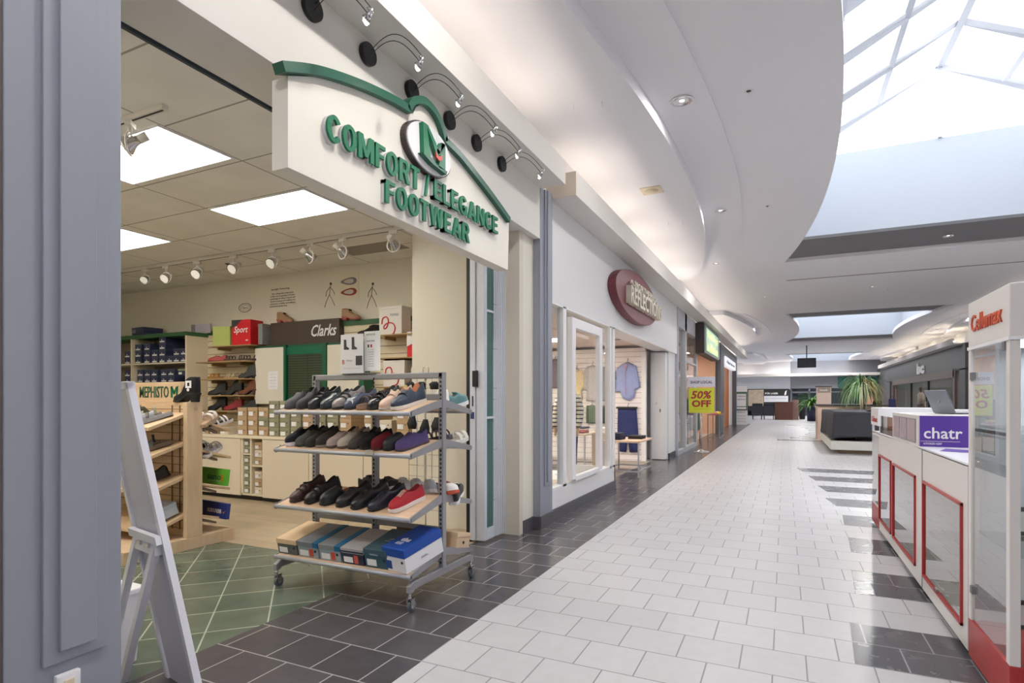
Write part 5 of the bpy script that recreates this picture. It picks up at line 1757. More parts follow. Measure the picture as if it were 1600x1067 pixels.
for x, y in ((-2.75, 9.0), (-2.8, 10.4)):
    t = thing('downlight', 'dark rimmed downlight in the clothing shop entrance ceiling, %s' % ('nearer' if y < 10 else 'farther'), 'light', (x, y, 2.36))
    B().lathe([(.06, 0), (.075, -.004), (.07, -.008), (.055, -.002)], n=18).build('trim_ring', m_lintel, t)
    B().lathe([(.055, -.001), (.001, -.002)], n=18).build('reflector', m_chrome, t)
lamp(-2.8, 9.7, 2.33, 26, (1, .9, .8), .5)

# oval sign
sn = thing('store_sign', 'maroon oval shop sign with raised cream lettering above clothing shop', 'sign', (-2.13, 8.9, 2.81))
oc = (8.85, 2.80)
B().prism([(oc[0] + 1.36 * math.cos(a), oc[1] + .375 * math.sin(a)) for a in [2 * PI * i / 48 for i in range(48)]], 'X', -2.15, -2.03, sm=False).build('oval_board', M('maroon', (112, 52, 60), .45), sn, world=True, bevel=.006)
m_crl = M('cream_letters', (216, 208, 192), .5)
text('REFLECTIONS', 2.20, .25, m_crl, sn, (-2.03, 9.12, 2.745), '+X', .08, .015)
text('NORTHERN', 1.35, .11, m_crl, sn, (-2.03, 9.15, 2.96), '+X', .03, .01)
B().tube([(-2.01, 8.2, 2.93), (-2.01, 8.28, 2.98), (-2.01, 8.34, 2.93), (-2.01, 8.45, 2.93)], .015, 6).tube([(-2.01, 9.83, 2.93), (-2.01, 9.92, 2.90), (-2.01, 10.0, 2.95), (-2.01, 10.06, 2.9)], .015, 6).build('swirl', m_crl, sn, world=True)

# hanging shirt, trousers
def garment(name, lb, cat, pts, y, mat, hanger=True, group=None, th=.05):
    """front outline (x,z) puffed to a soft body"""
    cx = sum(p[0] for p in pts) / len(pts)
    cz_ = sum(p[1] for p in pts) / len(pts)
    t = thing(name, lb, cat, (cx, y, min(p[1] for p in pts)), group=group)
    b = B()
    rings = []
    for k, (s, dy) in enumerate(((.93, .0), (1.0, -th * .35), (.97, -th * .75), (.80, -th), (.4, -th * 1.05))):
        rings.append([(cx + (p[0] - cx) * s, y + dy, cz_ + (p[1] - cz_) * s) for p in pts])
    b.loft(rings, sm=True)
    b.build('fabric', mat, t, world=True)
    if hanger:
        zt = max(p[1] for p in pts)
        B().tube([(cx - .12, y - th * .4, zt - .03), (cx, y - th * .4, zt + .02), (cx, y - th * .4, zt + .06), (cx + .02, y - th * .4, zt + .08), (cx, y - th * .4, zt + .1)], .006, 5).tube([(cx, y - th * .4, zt + .02), (cx + .12, y - th * .4, zt - .03)], .006, 5).build('hanger', m_black, t, world=True)
    return t


m_blue = M('shirt_blue', (150, 162, 206), .8, var=.12, vscale=12)
m_dn = M('denim_navy', (36, 46, 96), .8, var=.15, vscale=14)
t = garment('shirt', 'light blue long sleeved shirt hanging on white slatted wall', 'shirt', [(-2.99, 1.99), (-2.86, 1.99), (-2.72, 1.93), (-2.64, 1.50), (-2.74, 1.46), (-2.76, 1.30), (-2.86, 1.22), (-3.0, 1.27), (-3.06, 1.42), (-3.16, 1.40), (-3.12, 1.90)], 11.60, m_blue)
B().prism([(-2.97, 1.96), (-2.92, 1.84), (-2.88, 1.96)], 'Y', 11.53, 11.545).build('collar', M('shirt_pink', (172, 146, 178), .8), t, world=True)
bx(-2.935, -2.925, 11.535, 11.545, 1.35, 1.84).build('placket', M('shirt_pink', (172, 146, 178), .8), t, world=True)
t = garment('trousers', 'navy trousers clipped on a hanger below the blue shirt', 'trousers', [(-3.10, 1.08), (-2.72, 1.08), (-2.68, .60), (-2.67, .18), (-2.85, .17), (-2.89, .70), (-2.93, .17), (-3.06, .18), (-3.11, .6)], 11.60, m_dn)
bx(-3.12, -2.70, 11.53, 11.60, 1.06, 1.10).build('clip_bar', m_black, t, world=True)
# blouses etc. on slatwall seen through the window
pat = []
for i, (x0, x1, z0, z1, c, lb) in enumerate(((-3.78, -3.50, 1.22, 1.95, (176, 172, 176), 'grey speckled blouse hanging on slatted wall, behind window sash'), (-3.44, -3.20, 1.22, 1.93, (150, 152, 164), 'blue grey patterned blouse hanging near the window mullion'),
                                     (-4.12, -3.86, 1.25, 1.88, (214, 196, 160), 'beige patterned blouse hanging deeper in the clothing shop'), (-4.62, -4.34, 1.5, 2.1, (120, 110, 124), 'dark lilac top hanging at far left of clothing shop'))):
    w = x1 - x0
    m = M('print_%d' % i, c, .8, var=.45, vscale=45)
    garment('blouse', lb, 'blouse', [(x0 + .1 * w, z1), (x1 - .1 * w, z1), (x1 + .05, z1 - .1), (x1 + .06, z0 + .25), (x1 - .02, z0 + .2), (x1, z0), (x0, z0), (x0 + .02, z0 + .2), (x0 - .06, z0 + .25), (x0 - .05, z1 - .1)], 11.60, m, group='tops on the white slatted wall')
for i, (x, c) in enumerate(((-3.65, (74, 96, 70)), (-3.35, (60, 76, 66)), (-4.0, (96, 104, 90)), (-4.45, (50, 50, 56)))):
    garment('hanging_garment_bundle', '%s garment on lower rail of the slatted wall' % ['moss green', 'dark green', 'grey green', 'black'][i], 'garment', [(x - .12, 1.12), (x + .12, 1.12), (x + .13, .75), (x - .13, .75)], 11.60, M('garm_%d' % i, c, .85, var=.2), group='lower garments on slatted wall')


def dtable(name, lb, x0, x1, y0, y1, h, top, leg, lower=True):
    t = thing(name, lb, 'table', ((x0 + x1) / 2, (y0 + y1) / 2, 0))
    bx(x0, x1, y0, y1, h - .03, h).build('table_top', top, t, world=True, bevel=.004)
    for x in (x0 + .02, x1 - .02):
        for y in (y0 + .02, y1 - .02):
            bx(x - .012, x + .012, y - .012, y + .012, 0, h - .03).build('leg', leg, t, world=True)
    if lower:
        r = B()
        r.box(x0 + .01, x1 - .01, y0 + .01, y0 + .03, .08, .10).box(x0 + .01, x1 - .01, y1 - .03, y1 - .01, .08, .10).box(x0 + .01, x0 + .03, y0, y1, .08, .10).box(x1 - .03, x1 - .01, y0, y1, .08, .10)
        r.build('stretcher', leg, t, world=True)
    return t


m_tt = wood('table_top_wood', (200, 170, 146), (212, 186, 164), .5, (1, 8, 8))
dtable('display_table', 'low wooden display table with steel legs at clothing shop entrance', -2.70, -2.09, 9.12, 10.1, .58, m_tt, m_silver)


def foldpile(x, y, z, cols, lb, grp, w=.24, d=.3, h=.028, name='folded_jeans', cat='folded clothes'):
    for k, c in enumerate(cols):
        o = B().loft([[(w / 2 * a * s, d / 2 * b * s, zz) for a, b in ((1, -1), (1, 1), (-1, 1), (-1, -1))] for zz, s in ((0, .95), (h * .3, 1.0), (h * .75, 1.0), (h, .93))], sm=False)
        o.xf(Matrix.Translation((x + random.uniform(-.01, .01), y, z + k * h)) @ Matrix.Rotation(random.uniform(-.1, .1), 4, 'Z'))
        tag(o.build(name, M('cloth_%d_%d_%d' % c, c, .85, var=.15), bevel=.006), '%s, %s up' % (lb, ['lowest', 'second', 'third', 'fourth', 'fifth', 'sixth'][k]), cat, grp)


foldpile(-2.55, 9.42, .581, [(40, 44, 70), (36, 40, 64), (44, 48, 76), (38, 40, 62)], 'folded dark jeans in left pile on entrance table', 'folded jeans on the entrance table')
foldpile(-2.27, 9.75, .581, [(48, 40, 44), (40, 36, 40)], 'folded dark trousers in right pile on entrance table', 'folded jeans on the entrance table')
dtable('display_table', 'long pale display table piled with clothes inside clothing shop', -5.3, -3.05, 9.3, 10.2, .66, M('table_beige', (206, 188, 166), .5), m_silver)
cc = ((206, 120, 130), (216, 206, 200), (70, 72, 92), (190, 176, 160), (150, 150, 168), (220, 214, 210), (120, 60, 70))
for i in range(7):
    foldpile(-5.1 + i * .31, 9.6, .661, [cc[(i + k) % 7] for k in range(3 if i % 2 else 4)], '%s pile of folded knitwear on the long display table' % ordn[i], 'folded knitwear inside the clothing shop', name='folded_sweater')
foldpile(-2.95, 9.95, .661 - .0, [(226, 222, 220), (214, 206, 198), (222, 216, 210)], 'white folded top beside window edge', 'folded knitwear inside the clothing shop', w=.2, name='folded_sweater')
bx(-3.08, -2.82, 9.75, 10.2, .0, .66).build('plinth', M('table_beige', (206, 188, 166), .5), None, label='pale square plinth behind the window edge mullion', cat='plinth')
# mannequin with striped sweater
t = thing('mannequin', 'mannequin in cream striped sweater and navy jeans on white plinth in window', 'mannequin', (-3.02, 8.15, 0))
mx, my = -2.94, 8.15
m_sw = bpy.data.materials.new('striped_sweater')
m_sw.use_nodes = True
nt = m_sw.node_tree
tcn = nt.nodes.new('ShaderNodeTexCoord')
wv = nt.nodes.new('ShaderNodeTexWave')
wv.bands_direction = 'Z'
wv.inputs['Scale'].default_value = 5.2
cr = nt.nodes.new('ShaderNodeValToRGB')
cr.color_ramp.interpolation = 'CONSTANT'
cr.color_ramp.elements[0].color = (lin(52), lin(54), lin(60), 1)
cr.color_ramp.elements[1].position = .22
cr.color_ramp.elements[1].color = (lin(232), lin(226), lin(214), 1)
nt.links.new(tcn.outputs['Object'], wv.inputs[0])
nt.links.new(wv.outputs['Fac'], cr.inputs[0])
nt.links.new(cr.outputs[0], nt.nodes['Principled BSDF'].inputs['Base Color'])
m_man = M('mannequin_skin', (206, 176, 150), .5)


def ering(cx, cy, z, rx, ry):
    return ellipse_ring(cx, cy, z, rx, ry, 18)


B().loft([ering(mx, my, .82, .15, .10), ering(mx, my, .92, .155, .105), ering(mx, my, 1.05, .14, .10), ering(mx, my, 1.2, .15, .11), ering(mx, my, 1.30, .15, .10), ering(mx, my, 1.36, .09, .07), ering(mx, my, 1.39, .055, .05)]).build('sweater', m_sw, t, world=True)
for sg_ in (-1, 1):
    B().tube([(mx + sg_ * .13, my, 1.31), (mx + sg_ * .19, my, 1.12), (mx + sg_ * .20, my - .05, .95), (mx + sg_ * .18, my - .09, .83)], [.055, .052, .045, .035], 12).build('sleeve', m_sw, t, world=True)
    B().tube([(mx + sg_ * .18, my - .09, .83), (mx + sg_ * .175, my - .10, .76), (mx + sg_ * .17, my - .11, .70)], [.022, .026, .014], 8).build('hand', m_man, t, world=True)
    B().tube([(mx + sg_ * .075, my, .84), (mx + sg_ * .08, my - .01, .55), (mx + sg_ * .085, my, .30), (mx + sg_ * .085, my, .26)], [.085, .065, .048, .045], 14).build('trouser_leg', m_dn, t, world=True)
    B().tube([(mx + sg_ * .085, my, .27), (mx + sg_ * .085, my, .19), (mx + sg_ * .09, my - .05, .17), (mx + sg_ * .09, my - .10, .165)], [.03, .03, .03, .018], 10).build('foot', m_man, t, world=True)
B().loft([ering(mx, my, 1.385, .04, .04), ering(mx, my, 1.44, .036, .038), ering(mx, my - .01, 1.48, .06, .07), ering(mx, my - .01, 1.56, .07, .085), ering(mx, my, 1.62, .055, .065), ering(mx, my, 1.645, .02, .02)]).build('head', m_man, t, world=True)
B().cyl((mx, my, .125), .2, .02, 'Z', 24).build('stand', m_whitep, t, world=True)
tag(bx(-3.5, -2.42, 7.5, 8.5, 0, .125).build('window_plinth', m_whitep), 'low white plinth behind the shop window', 'plinth')
tag(bx(-2.95, -2.42, 5.9, 6.9, 0, .22).build('window_plinth', M('table_beige', (206, 188, 166), .5)), 'low beige plinth at the left of shop window', 'plinth')
dtable('side_table', 'small wooden side table left in the clothing shop window', -3.55, -3.0, 6.35, 6.7, .62, m_tt, m_tt, False)

# ================================================================ THIRD SHOP, glass front with green sign box
m_fr = m_greyd
f = B()
f.box(-2.45, -2.13, 13.0, 13.08, 0, 3.3).box(-2.30, -2.13, 14.05, 14.28, 0, 3.3).box(-2.22, -2.15, 16.1, 16.3, 0, 2.9).box(-2.3, -2.13, 13.08, 16.3, 2.88, 3.30).box(-2.25, -2.14, 13.08, 16.2, 0, .10)
f.box(-2.22, -2.15, 14.28, 16.1, 2.15, 2.19)
struct('trim_12', f, m_fr)
gl3 = B()
gl3.box(-2.2, -2.19, 13.08, 14.05, .1, 2.88).box(-2.2, -2.19, 14.28, 16.1, .1, 2.88)
struct('window_6', gl3, m_glass)
struct('wall_left', bx(-2.45, -2.15, 16.3, 22.3, 2.72, 3.34), M('fascia_pale', (206, 208, 214), .6))
struct('ceiling', bx(-8, -2.3, 12.9, 22.3, 2.9, 2.95), M('shop_ceiling_pale', (224, 214, 204), .8))
struct('wall_shop', bx(-8, -2.3, 22.2, 22.3, 0, 2.9), M('pink_wood_wall', (206, 164, 140), .6, var=.05))
struct('wall_shop', bx(-8, -2.45, 12.7, 12.9, 0, 3.3), M('peach_wall', (222, 184, 150), .7))
for x, y in ((-3.6, 15.0), (-3.6, 18), (-3.6, 20.8), (-6, 15), (-6, 18.5)):
    t = thing('ceiling_light', 'lit ceiling panel inside the third shop', 'light', (x, y, 2.9), group='ceiling panels in the third shop')
    bx(-.58, .58, -.29, .29, -.015, 0).build('frame', m_whitep, t)
    bx(-.55, .55, -.26, .26, -.02, -.015).build('diffuser', emis('troffer_warm', (255, 242, 224), 20), t)
t = thing('store_sign', 'dark boxed green illuminated sign with yellow lettering', 'sign', (-2.0, 17.6, 2.48))
bx(-2.13, -1.92, 15.75, 19.4, 2.47, 3.27).build('sign_box', M('sign_box_brown', (60, 52, 52), .5), t, world=True)
bx(-1.92, -1.90, 15.78, 19.37, 2.49, 3.25).build('sign_rim', M('sign_rim', (96, 110, 100), .4), t, world=True)
bx(-1.90, -1.89, 16.1, 19.1, 2.56, 3.18).build('green_face', emis('green_face', (26, 150, 84), .45), t, world=True)
m_yl = emis('yellow_letter', (196, 236, 70), .62)
text('Holidays', 2.6, .26, m_yl, t, (-1.89, 17.6, 3.0), '+X', .01, .03)
text('in Motion', 2.6, .24, m_yl, t, (-1.89, 17.6, 2.70), '+X', .01, .03)
# 50% off stand
t = thing('floor_sign', 'yellow 50% OFF sign under SHOP LOCAL header on chrome stand', 'sign', (-1.79, 14.26, 0))
B().tube([(0, 0, .02), (0, 0, .93)], .014, 10).build('pole', m_chrome, t)
B().lathe([(.18, 0), (.17, .02), (.03, .05), (.014, .07)]).build('base', m_chrome, t)
m_yel = M('sign_yellow', (214, 222, 62), .5)
bx(-.29, .29, -.012, .012, .93, 1.52).build('yellow_panel', m_yel, t, bevel=.002)
bx(-.31, .31, -.012, .012, 1.55, 1.79).build('header_panel', M('header_lilac', (222, 222, 236), .5), t, bevel=.002)
bx(-.3, -.29, -.01, .01, .93, 1.79).box(.29, .3, -.01, .01, .93, 1.79).build('side_rail', m_chrome, t)
text('50%', .48, .19, m_redp, t, (0, -.013, 1.36), '-Y', .004, .03, world=False, shear=.2)
text('OFF', .44, .17, m_redp, t, (0, -.013, 1.15), '-Y', .004, .04, world=False)
text('the lowest ticketed price', .36, .02, m_redp, t, (0, -.013, 1.02), '-Y', .002, world=False)
text('SHOP LOCAL', .50, .065, M('ink_navy', (50, 50, 74), .5), t, (0, -.013, 1.66), '-Y', .003, .02, world=False)
# merchandise tables & racks around the third shop
dtable('display_table', 'round edged wooden sale table inside the glass shopfront', -3.3, -2.35, 15.2, 16.1, .72, m_tt, m_black)
dtable('display_table', 'reddish rolling table with chrome legs outside third shop', -2.12, -1.75, 18.2, 19.6, .80, M('red_brown_top', (150, 92, 82), .5), m_chrome)
for i in range(5):
    foldpile(-3.15 + i * .19, 15.5, .721, [((200, 80, 110), (226, 200, 60), (90, 96, 110), (214, 204, 200), (196, 60, 70))[(i + k) % 5] for k in range(2 + i % 3)], '%s pile on the sale table behind glass' % ordn[i], 'sale items behind the glass', w=.15, name='folded_scarf')
for i in range(4):
    foldpile(-1.95 + (i % 2) * .08, 18.4 + i * .3, .801, [((216, 120, 140), (230, 210, 70), (210, 214, 220), (120, 60, 66))[i]], '%s item on the rolling table, %s' % (['pink', 'yellow', 'white', 'brown'][i], ordn[i] + ' from the camera'), 'items on the rolling table', w=.14, h=.07, name='folded_scarf')
t = thing('clothes_rack', 'low rack of dark mixed clothes behind the 50% off sign', 'rack', (-2.6, 17.2, 0))
B().tube([(-.4, 0, 0), (-.4, 0, .9), (.4, 0, .9), (.4, 0, 0)], .015, 8).build('rail', m_chrome, t)
for k in range(9):
    c = ((60, 62, 72), (120, 122, 130), (150, 70, 80), (80, 96, 80), (40, 40, 46))[k % 5]
    B().cbox((-.34 + k * .085, 0, .60), (.05, .38, .5)).build('hanging_garment', M('garm2_%d' % (k % 5), c, .85, var=.2), t, bevel=.02)
for i, (x, y) in enumerate(((-3.2, 19.5), (-3.0, 14.6))):
    t = thing('clothes_rack', ['clothes rack deep inside the third shop', 'rack of dark goods just behind the first glass pane'][i], 'rack', (x, y, 0))
    B().tube([(-.5, 0, 0), (-.5, 0, 1.3), (.5, 0, 1.3), (.5, 0, 0)], .015, 8).build('rail', m_chrome, t)
    for k in range(8):
        c = ((90, 100, 110), (160, 140, 120), (70, 70, 80), (140, 90, 90))[k % 4]
        B().cbox((-.42 + k * .12, 0, .85), (.07, .4, .8)).build('hanging_garment', M('garm3_%d' % (k % 4), c, .85, var=.2), t, bevel=.02)
for i, (y, z0, z1, c) in enumerate(((14.9, 1.55, 2.05, (120, 96, 84)), (15.5, 2.2, 2.8, (168, 150, 140)))):
    tag(bx(-2.75, -2.7, y, y + .7, z0, z1).build('wall_picture', M('pic_%d' % i, c, .6, var=.4, vscale=8)), '%s picture panel hanging behind the glass front' % ['dark brown', 'pale brown'][i], 'picture')
# orange door shop
f = B()
f.box(-2.30, -2.12, 22.3, 23.6, 0, 3.34).box(-2.30, -2.12, 29.7, 30.2, 0, 3.34).box(-2.3, -2.13, 23.6, 29.7, 3.02, 3.34)
struct('trim_13', f, M('dark_grey_frame', (98, 102, 110), .5))
struct('wall_left', bx(-2.6, -2.45, 23.6, 29.7, 0, 3.05), M('orange_wood', (196, 118, 56), .45, var=.08))
struct('wall_left', bx(-3, -2.3, 30.0, 31.5, 0, 3.34), m_white)
t = thing('store_sign', 'white lit rectangular sign over the orange wood doorway', 'sign', (-2.2, 26.7, 2.65))
bx(-2.3, -2.12, 24.2, 29.4, 2.62, 2.98).build('sign_box', emis('white_sign', (236, 240, 250), .6), t, world=True)
text('Alterations', 4.2, .16, M('ink_blue', (90, 100, 130), .5), t, (-2.12, 26.7, 2.80), '+X', .006, .02)
tag(bx(-2.45, -2.44, 25.5, 26.6, 1.15, 1.55).build('door_notice', m_paper), 'white paper notice on the orange wood door', 'notice')
t = thing('sign_standee', 'tall narrow white standee with green framed notices at corridor corner', 'sign', (-1.9, 30.0, 0))
bx(-2.15, -1.65, 29.98, 30.04, .02, 1.9).build('panel', m_paper, t, world=True)
bx(-2.16, -1.64, 29.95, 29.98, .72, 1.62).build('green_frame', M('frame_green', (84, 112, 84), .5), t, world=True)
bx(-2.11, -1.69, 29.93, 29.95, .78, .88).box(-2.11, -1.69, 29.93, 29.95, .92, 1.52).build('notice', m_paper, t, world=True)
for i, (s_, z, h_) in enumerate((('VISION', 1.40, .06), ('NOTICE', 1.25, .06), ('BE KIND TO ALL', .62, .05), ('- - - - -', .45, .02), ('- - - -', .32, .02), ('- - - - -', .18, .02))):
    text(s_, .34, h_, m_ink, t, (-1.9, 29.93 if z > .7 else 29.98, z), '-Y', .004, .01)

# ================================================================ FAR COURT
struct('wall_far', bx(-14, .39, 48, 48.3, 2.0, 4.1), M('lilac_wall', (206, 208, 216), .7))
struct('wall_far', bx(-14, 12, 49.2, 49.4, 0, 4.1), M('far_dark_wall', (96, 98, 104), .6))
struct('wall_far', bx(-14, -2.6, 48, 48.3, 0, 2.0), M('lilac_wall', (206, 208, 216), .7))
struct('wall_court', bx(-14.2, -14, 29, 49, 0, 4.1), m_white)
struct('wall_court', bx(-14, -2.3, 31.5, 31.7, 0, 4.1), m_white)
struct('trim_14', bx(-14, 8, 46.6, 46.9, 2.96, 3.14), M('far_bulkhead', (214, 210, 206), .6))
struct('trim_15', bx(-14, 8, 46.9, 48.4, 2.96, 3.02), M('far_bulkhead', (214, 210, 206), .6))
for i in range(7):
    t = thing('cove_light', 'warm cove tube glowing above the far end wall', 'light', (-9 + i * 2.1, 47.5, 3.1), group='cove tubes at the far end wall')
    bx(-.7, .7, -.02, .02, -.04, -.01).build('holder', m_whitep, t)
    B().cyl((-.7, 0, .02), .03, 1.4, 'X', 8).build('tube', m_warm, t)
struct('wall_far', bx(.39, 12, 48.0, 48.3, 2.07, 4.1), M('slate_wall', (134, 136, 144), .6))
f = B()
for x in (.39, 1.6, 3.0, 4.4, 5.8):
    f.box(x, x + .10, 48.0, 48.2, 0, 2.07)
f.box(.39, 7, 48.0, 48.2, 1.75, 1.84)
struct('trim_16', f, M('dark_grey_frame', (98, 102, 110), .5))
struct('window_7', bx(.4, 7, 48.1, 48.12, 0, 2.07), glass('far_glass', (.8, .86, .88), 1.5))
struct('wall_far', bx(3.5, 7, 47.9, 48.0, 2.1, 2.9), M('teal_panel', (40, 104, 98), .6))
struct('wall_far', bx(4.9, 6.1, 47.9, 48.0, .9, 2.0), M('pink_panel', (226, 158, 142), .6))
t = thing('wall_banner', 'wide black and white banner with crowd photo on far wall', 'banner', (-1.1, 48, 1.0))
bx(-2.6, .31, 47.93, 48.0, .35, 2.05).build('backing', m_black, t, world=True)
bx(-2.55, -1.45, 47.91, 47.93, .75, 2.0).build('photo_area', M('crowd_photo', (176, 160, 140), .6, var=.45, vscale=7), t, world=True)
bx(-1.42, .24, 47.91, 47.93, 1.05, 1.52).build('white_band', M('band_white', (214, 214, 222), .5), t, world=True)
text('PÜR LASER', .9, .16, m_paper, t, (-.9, 47.91, 1.72), '-Y', .01, .02)
text('skin + cosmetic rejuvenation', 1.4, .11, M('ink_mid', (120, 120, 140), .5), t, (-.62, 47.91, 1.32), '-Y', .01)
B().prism([(-.02, 1.58), (.10, 1.6), (.14, 1.95), (.02, 1.82)], 'Y', 47.90, 47.93).build('figure_mark', m_paper, t, world=True)
for i, (xa, xb) in enumerate(((-1.85, -1.25), (-1.2, -.58))):
    t = thing('bench_seat', 'dark tufted waiting bench near banner, %s of two' % ['left', 'right'][i], 'bench', ((xa + xb) / 2, 39, 0))
    bx(xa, xb, 38.7, 39.3, .30, .48).build('seat', M('bench_black', (40, 42, 52), .5), t, world=True, bevel=.03)
    bx(xa, xb, 39.2, 39.32, .45, 1.0).build('backrest', M('bench_black', (40, 42, 52), .5), t, world=True, bevel=.03)
    bx(xa, xb, 38.68, 38.74, .25, .85).build('front_panel', M('bench_black', (40, 42, 52), .5), t, world=True, bevel=.01)
    for x in (xa + .05, xb - .05):
        for y in (38.75, 39.25):
            bx(x - .02, x + .02, y - .02, y + .02, 0, .30).build('leg', m_black, t, world=True)
t = thing('service_counter', 'brown wooden box counter in the far court', 'counter', (.05, 39.3, 0))
bx(-.56, .44, 38.9, 40.2, 0, 1.07).build('body', M('brown_wood', (98, 62, 48), .5, var=.08), t, world=True)
bx(-.58, .46, 38.88, 40.22, 1.07, 1.10).build('worktop', M('brown_wood2', (112, 74, 58), .5), t, world=True)
bx(.44, .78, 39.3, 40.4, 0, 1.22).build('side_panel', M('brown_pink', (140, 108, 104), .5), t, world=True)
t = thing('waste_bin', 'black oval bin beside the brown counter', 'bin', (1.0, 40.6, 0))
B().lathe([(.16, 0), (.18, .2), (.18, .75), (.12, .88), (.02, .9)], n=16).build('body', m_black, t)
B().lathe([(.10, .86), (.09, .93), (.01, .95)], n=12).build('lid', M('teal_lid', (120, 160, 164), .5), t)


def leafplant(name, lb, x, y, z0, pot, n, Lr, drop, cols, trunk, seed, pw, droop=1.0, width=.02):
    random.seed(seed)
    t = thing(name, lb, 'plant', (x, y, z0))
    pot(t)
    if trunk:
        B().tube([(0, 0, pw), (.03, .0, pw + trunk * .5), (0, 0, pw + trunk)], [.09, .05, .035], 10).build('trunk', M('trunk_brown', (120, 100, 76), .8, var=.2), t)
    b = B()
    for i in range(n):
        a = random.uniform(0, 2 * PI)
        L = random.uniform(*Lr)
        e = random.uniform(.2, 1.35)
        px, py, pz = 0, 0, pw + trunk + random.uniform(-.05, .08)
        pts = []
        vx, vz = math.cos(e), math.sin(e)
        S_ = 8
        for k in range(S_ + 1):
            pts.append((px, pz))
            px += vx * L / S_
            pz += vz * L / S_
            vz -= drop * droop / S_ * 2.2
            nn_ = math.hypot(vx, vz)
            vx, vz = vx / nn_, vz / nn_
        ca, sa_ = math.cos(a), math.sin(a)
        v, f_ = [], []
        for k, (r_, z_) in enumerate(pts):
            w = width * (1 - (k / S_) ** 1.5 * .85) * (.5 if k == 0 else 1)
            v += [(r_ * ca - w * sa_, r_ * sa_ + w * ca, z_), (r_ * ca, r_ * sa_, z_ - w * .5), (r_ * ca + w * sa_, r_ * sa_ - w * ca, z_)]
        for k in range(S_):
            f_ += [(3 * k, 3 * k + 1, 3 * k + 4, 3 * k + 3), (3 * k + 1, 3 * k + 2, 3 * k + 5, 3 * k + 4)]
        b.add(v, f_, random.choice((0, 0, 1, 2)) if math.cos(a + .5) < .3 else random.choice((0, 1, 2, 3, 3)), True)
    b.build('leaves', [M('leaf_%d_%d_%d' % c, c, .5, spec=.4) for c in cols], t)
    return t


def pot1(t):
    B().lathe([(.001, .02), (.20, .02), (.27, .45), (.28, .5), (.25, .5), (.001, .46)], n=24).build('pot', M('pot_navy', (44, 50, 78), .4), t)


leafplant('potted_palm', 'bright green leafy palm in dark navy pot by information pillar', 1.42, 37.5, 0, lambda t: B().lathe([(.001, .0), (.24, .0), (.27, .75), (.25, .8), (.001, .78)], n=20).build('pot', M('pot_navy', (44, 50, 78), .4), t),
          90, (.6, 1.1), .9, ((96, 150, 60), (70, 128, 50), (130, 172, 84), (84, 130, 60)), .15, 3, .78, width=.05)
leafplant('ponytail_palm', 'large arching ponytail palm with some yellowed leaves behind draped table', 2.05, 19.75, .3, lambda t: B().lathe([(.001, 0), (.22, 0), (.30, .38), (.28, .42), (.001, .40)], n=24).build('pot', M('pot_clay', (176, 150, 128), .6), t),
          480, (.65, 1.08), 1.6, ((104, 142, 88), (124, 162, 112), (172, 194, 164), (176, 158, 108)), .85, 5, .40, width=.013)
tag(bx(1.8, 2.4, 19.42, 20.1, 0, .299).build('planter_block', M('cream_block', (206, 186, 166), .6)), 'beige block carrying the ponytail palm', 'plinth')
# information pillar and counter
t = thing('information_counter', 'beige counter with dark top and sign pillar behind the palm', 'counter', (1.8, 20.6, 0))
bx(.93, 2.75, 20.25, 21.6, 0, 1.05).build('body', M('pink_beige', (222, 196, 178), .5), t, world=True)
bx(.88, 2.8, 20.2, 21.65, 1.05, 1.10).build('worktop', M('dark_top', (84, 80, 84), .4), t, world=True)
bx(.93, 1.33, 20.7, 21.1, 1.10, 1.66).build('pillar', M('pink_beige2', (226, 204, 192), .5), t, world=True)
bx(.90, 1.36, 20.67, 21.13, 1.64, 1.68).build('pillar_cap', M('dark_top', (84, 80, 84), .4), t, world=True)
bx(.95, 1.31, 20.69, 20.70, 1.47, 1.63).build('sign_band', M('sign_taupe', (160, 148, 140), .5), t, world=True)
text('kiosk', .22, .07, m_paper, t, (1.13, 20.69, 1.55), '-Y', .004, .01)
t = thing('counter_machine', 'small dark rounded device at right end of beige counter', 'device', (2.55, 20.6, 1.10))
B().loft([ering(0, 0, 0, .12, .12), ering(0, 0, .10, .11, .11), ering(0, 0, .14, .05, .05)]).build('body', m_black, t)
B().cyl((.0, 0, .14), .02, .03, 'Z', 10).build('knob', m_chrome, t)
t = thing('carry_bag', 'blue and black bag standing right of the dark device', 'bag', (2.95, 20.7, .85))
bx(-.09, .09, -.06, .06, 0, .42).build('bag_body', M('bag_blue', (44, 48, 96), .6, var=.4, vscale=14), t, bevel=.02)
B().tube([(-.05, 0, .40), (0, 0, .50), (.05, 0, .40)], .008, 6).build('handle', m_black, t)
tag(bx(2.84, 3.2, 20.4, 21.0, 0, .849).build('stand_block', M('dark_top', (84, 80, 84), .4)), 'dark low stand under the blue bag', 'plinth')
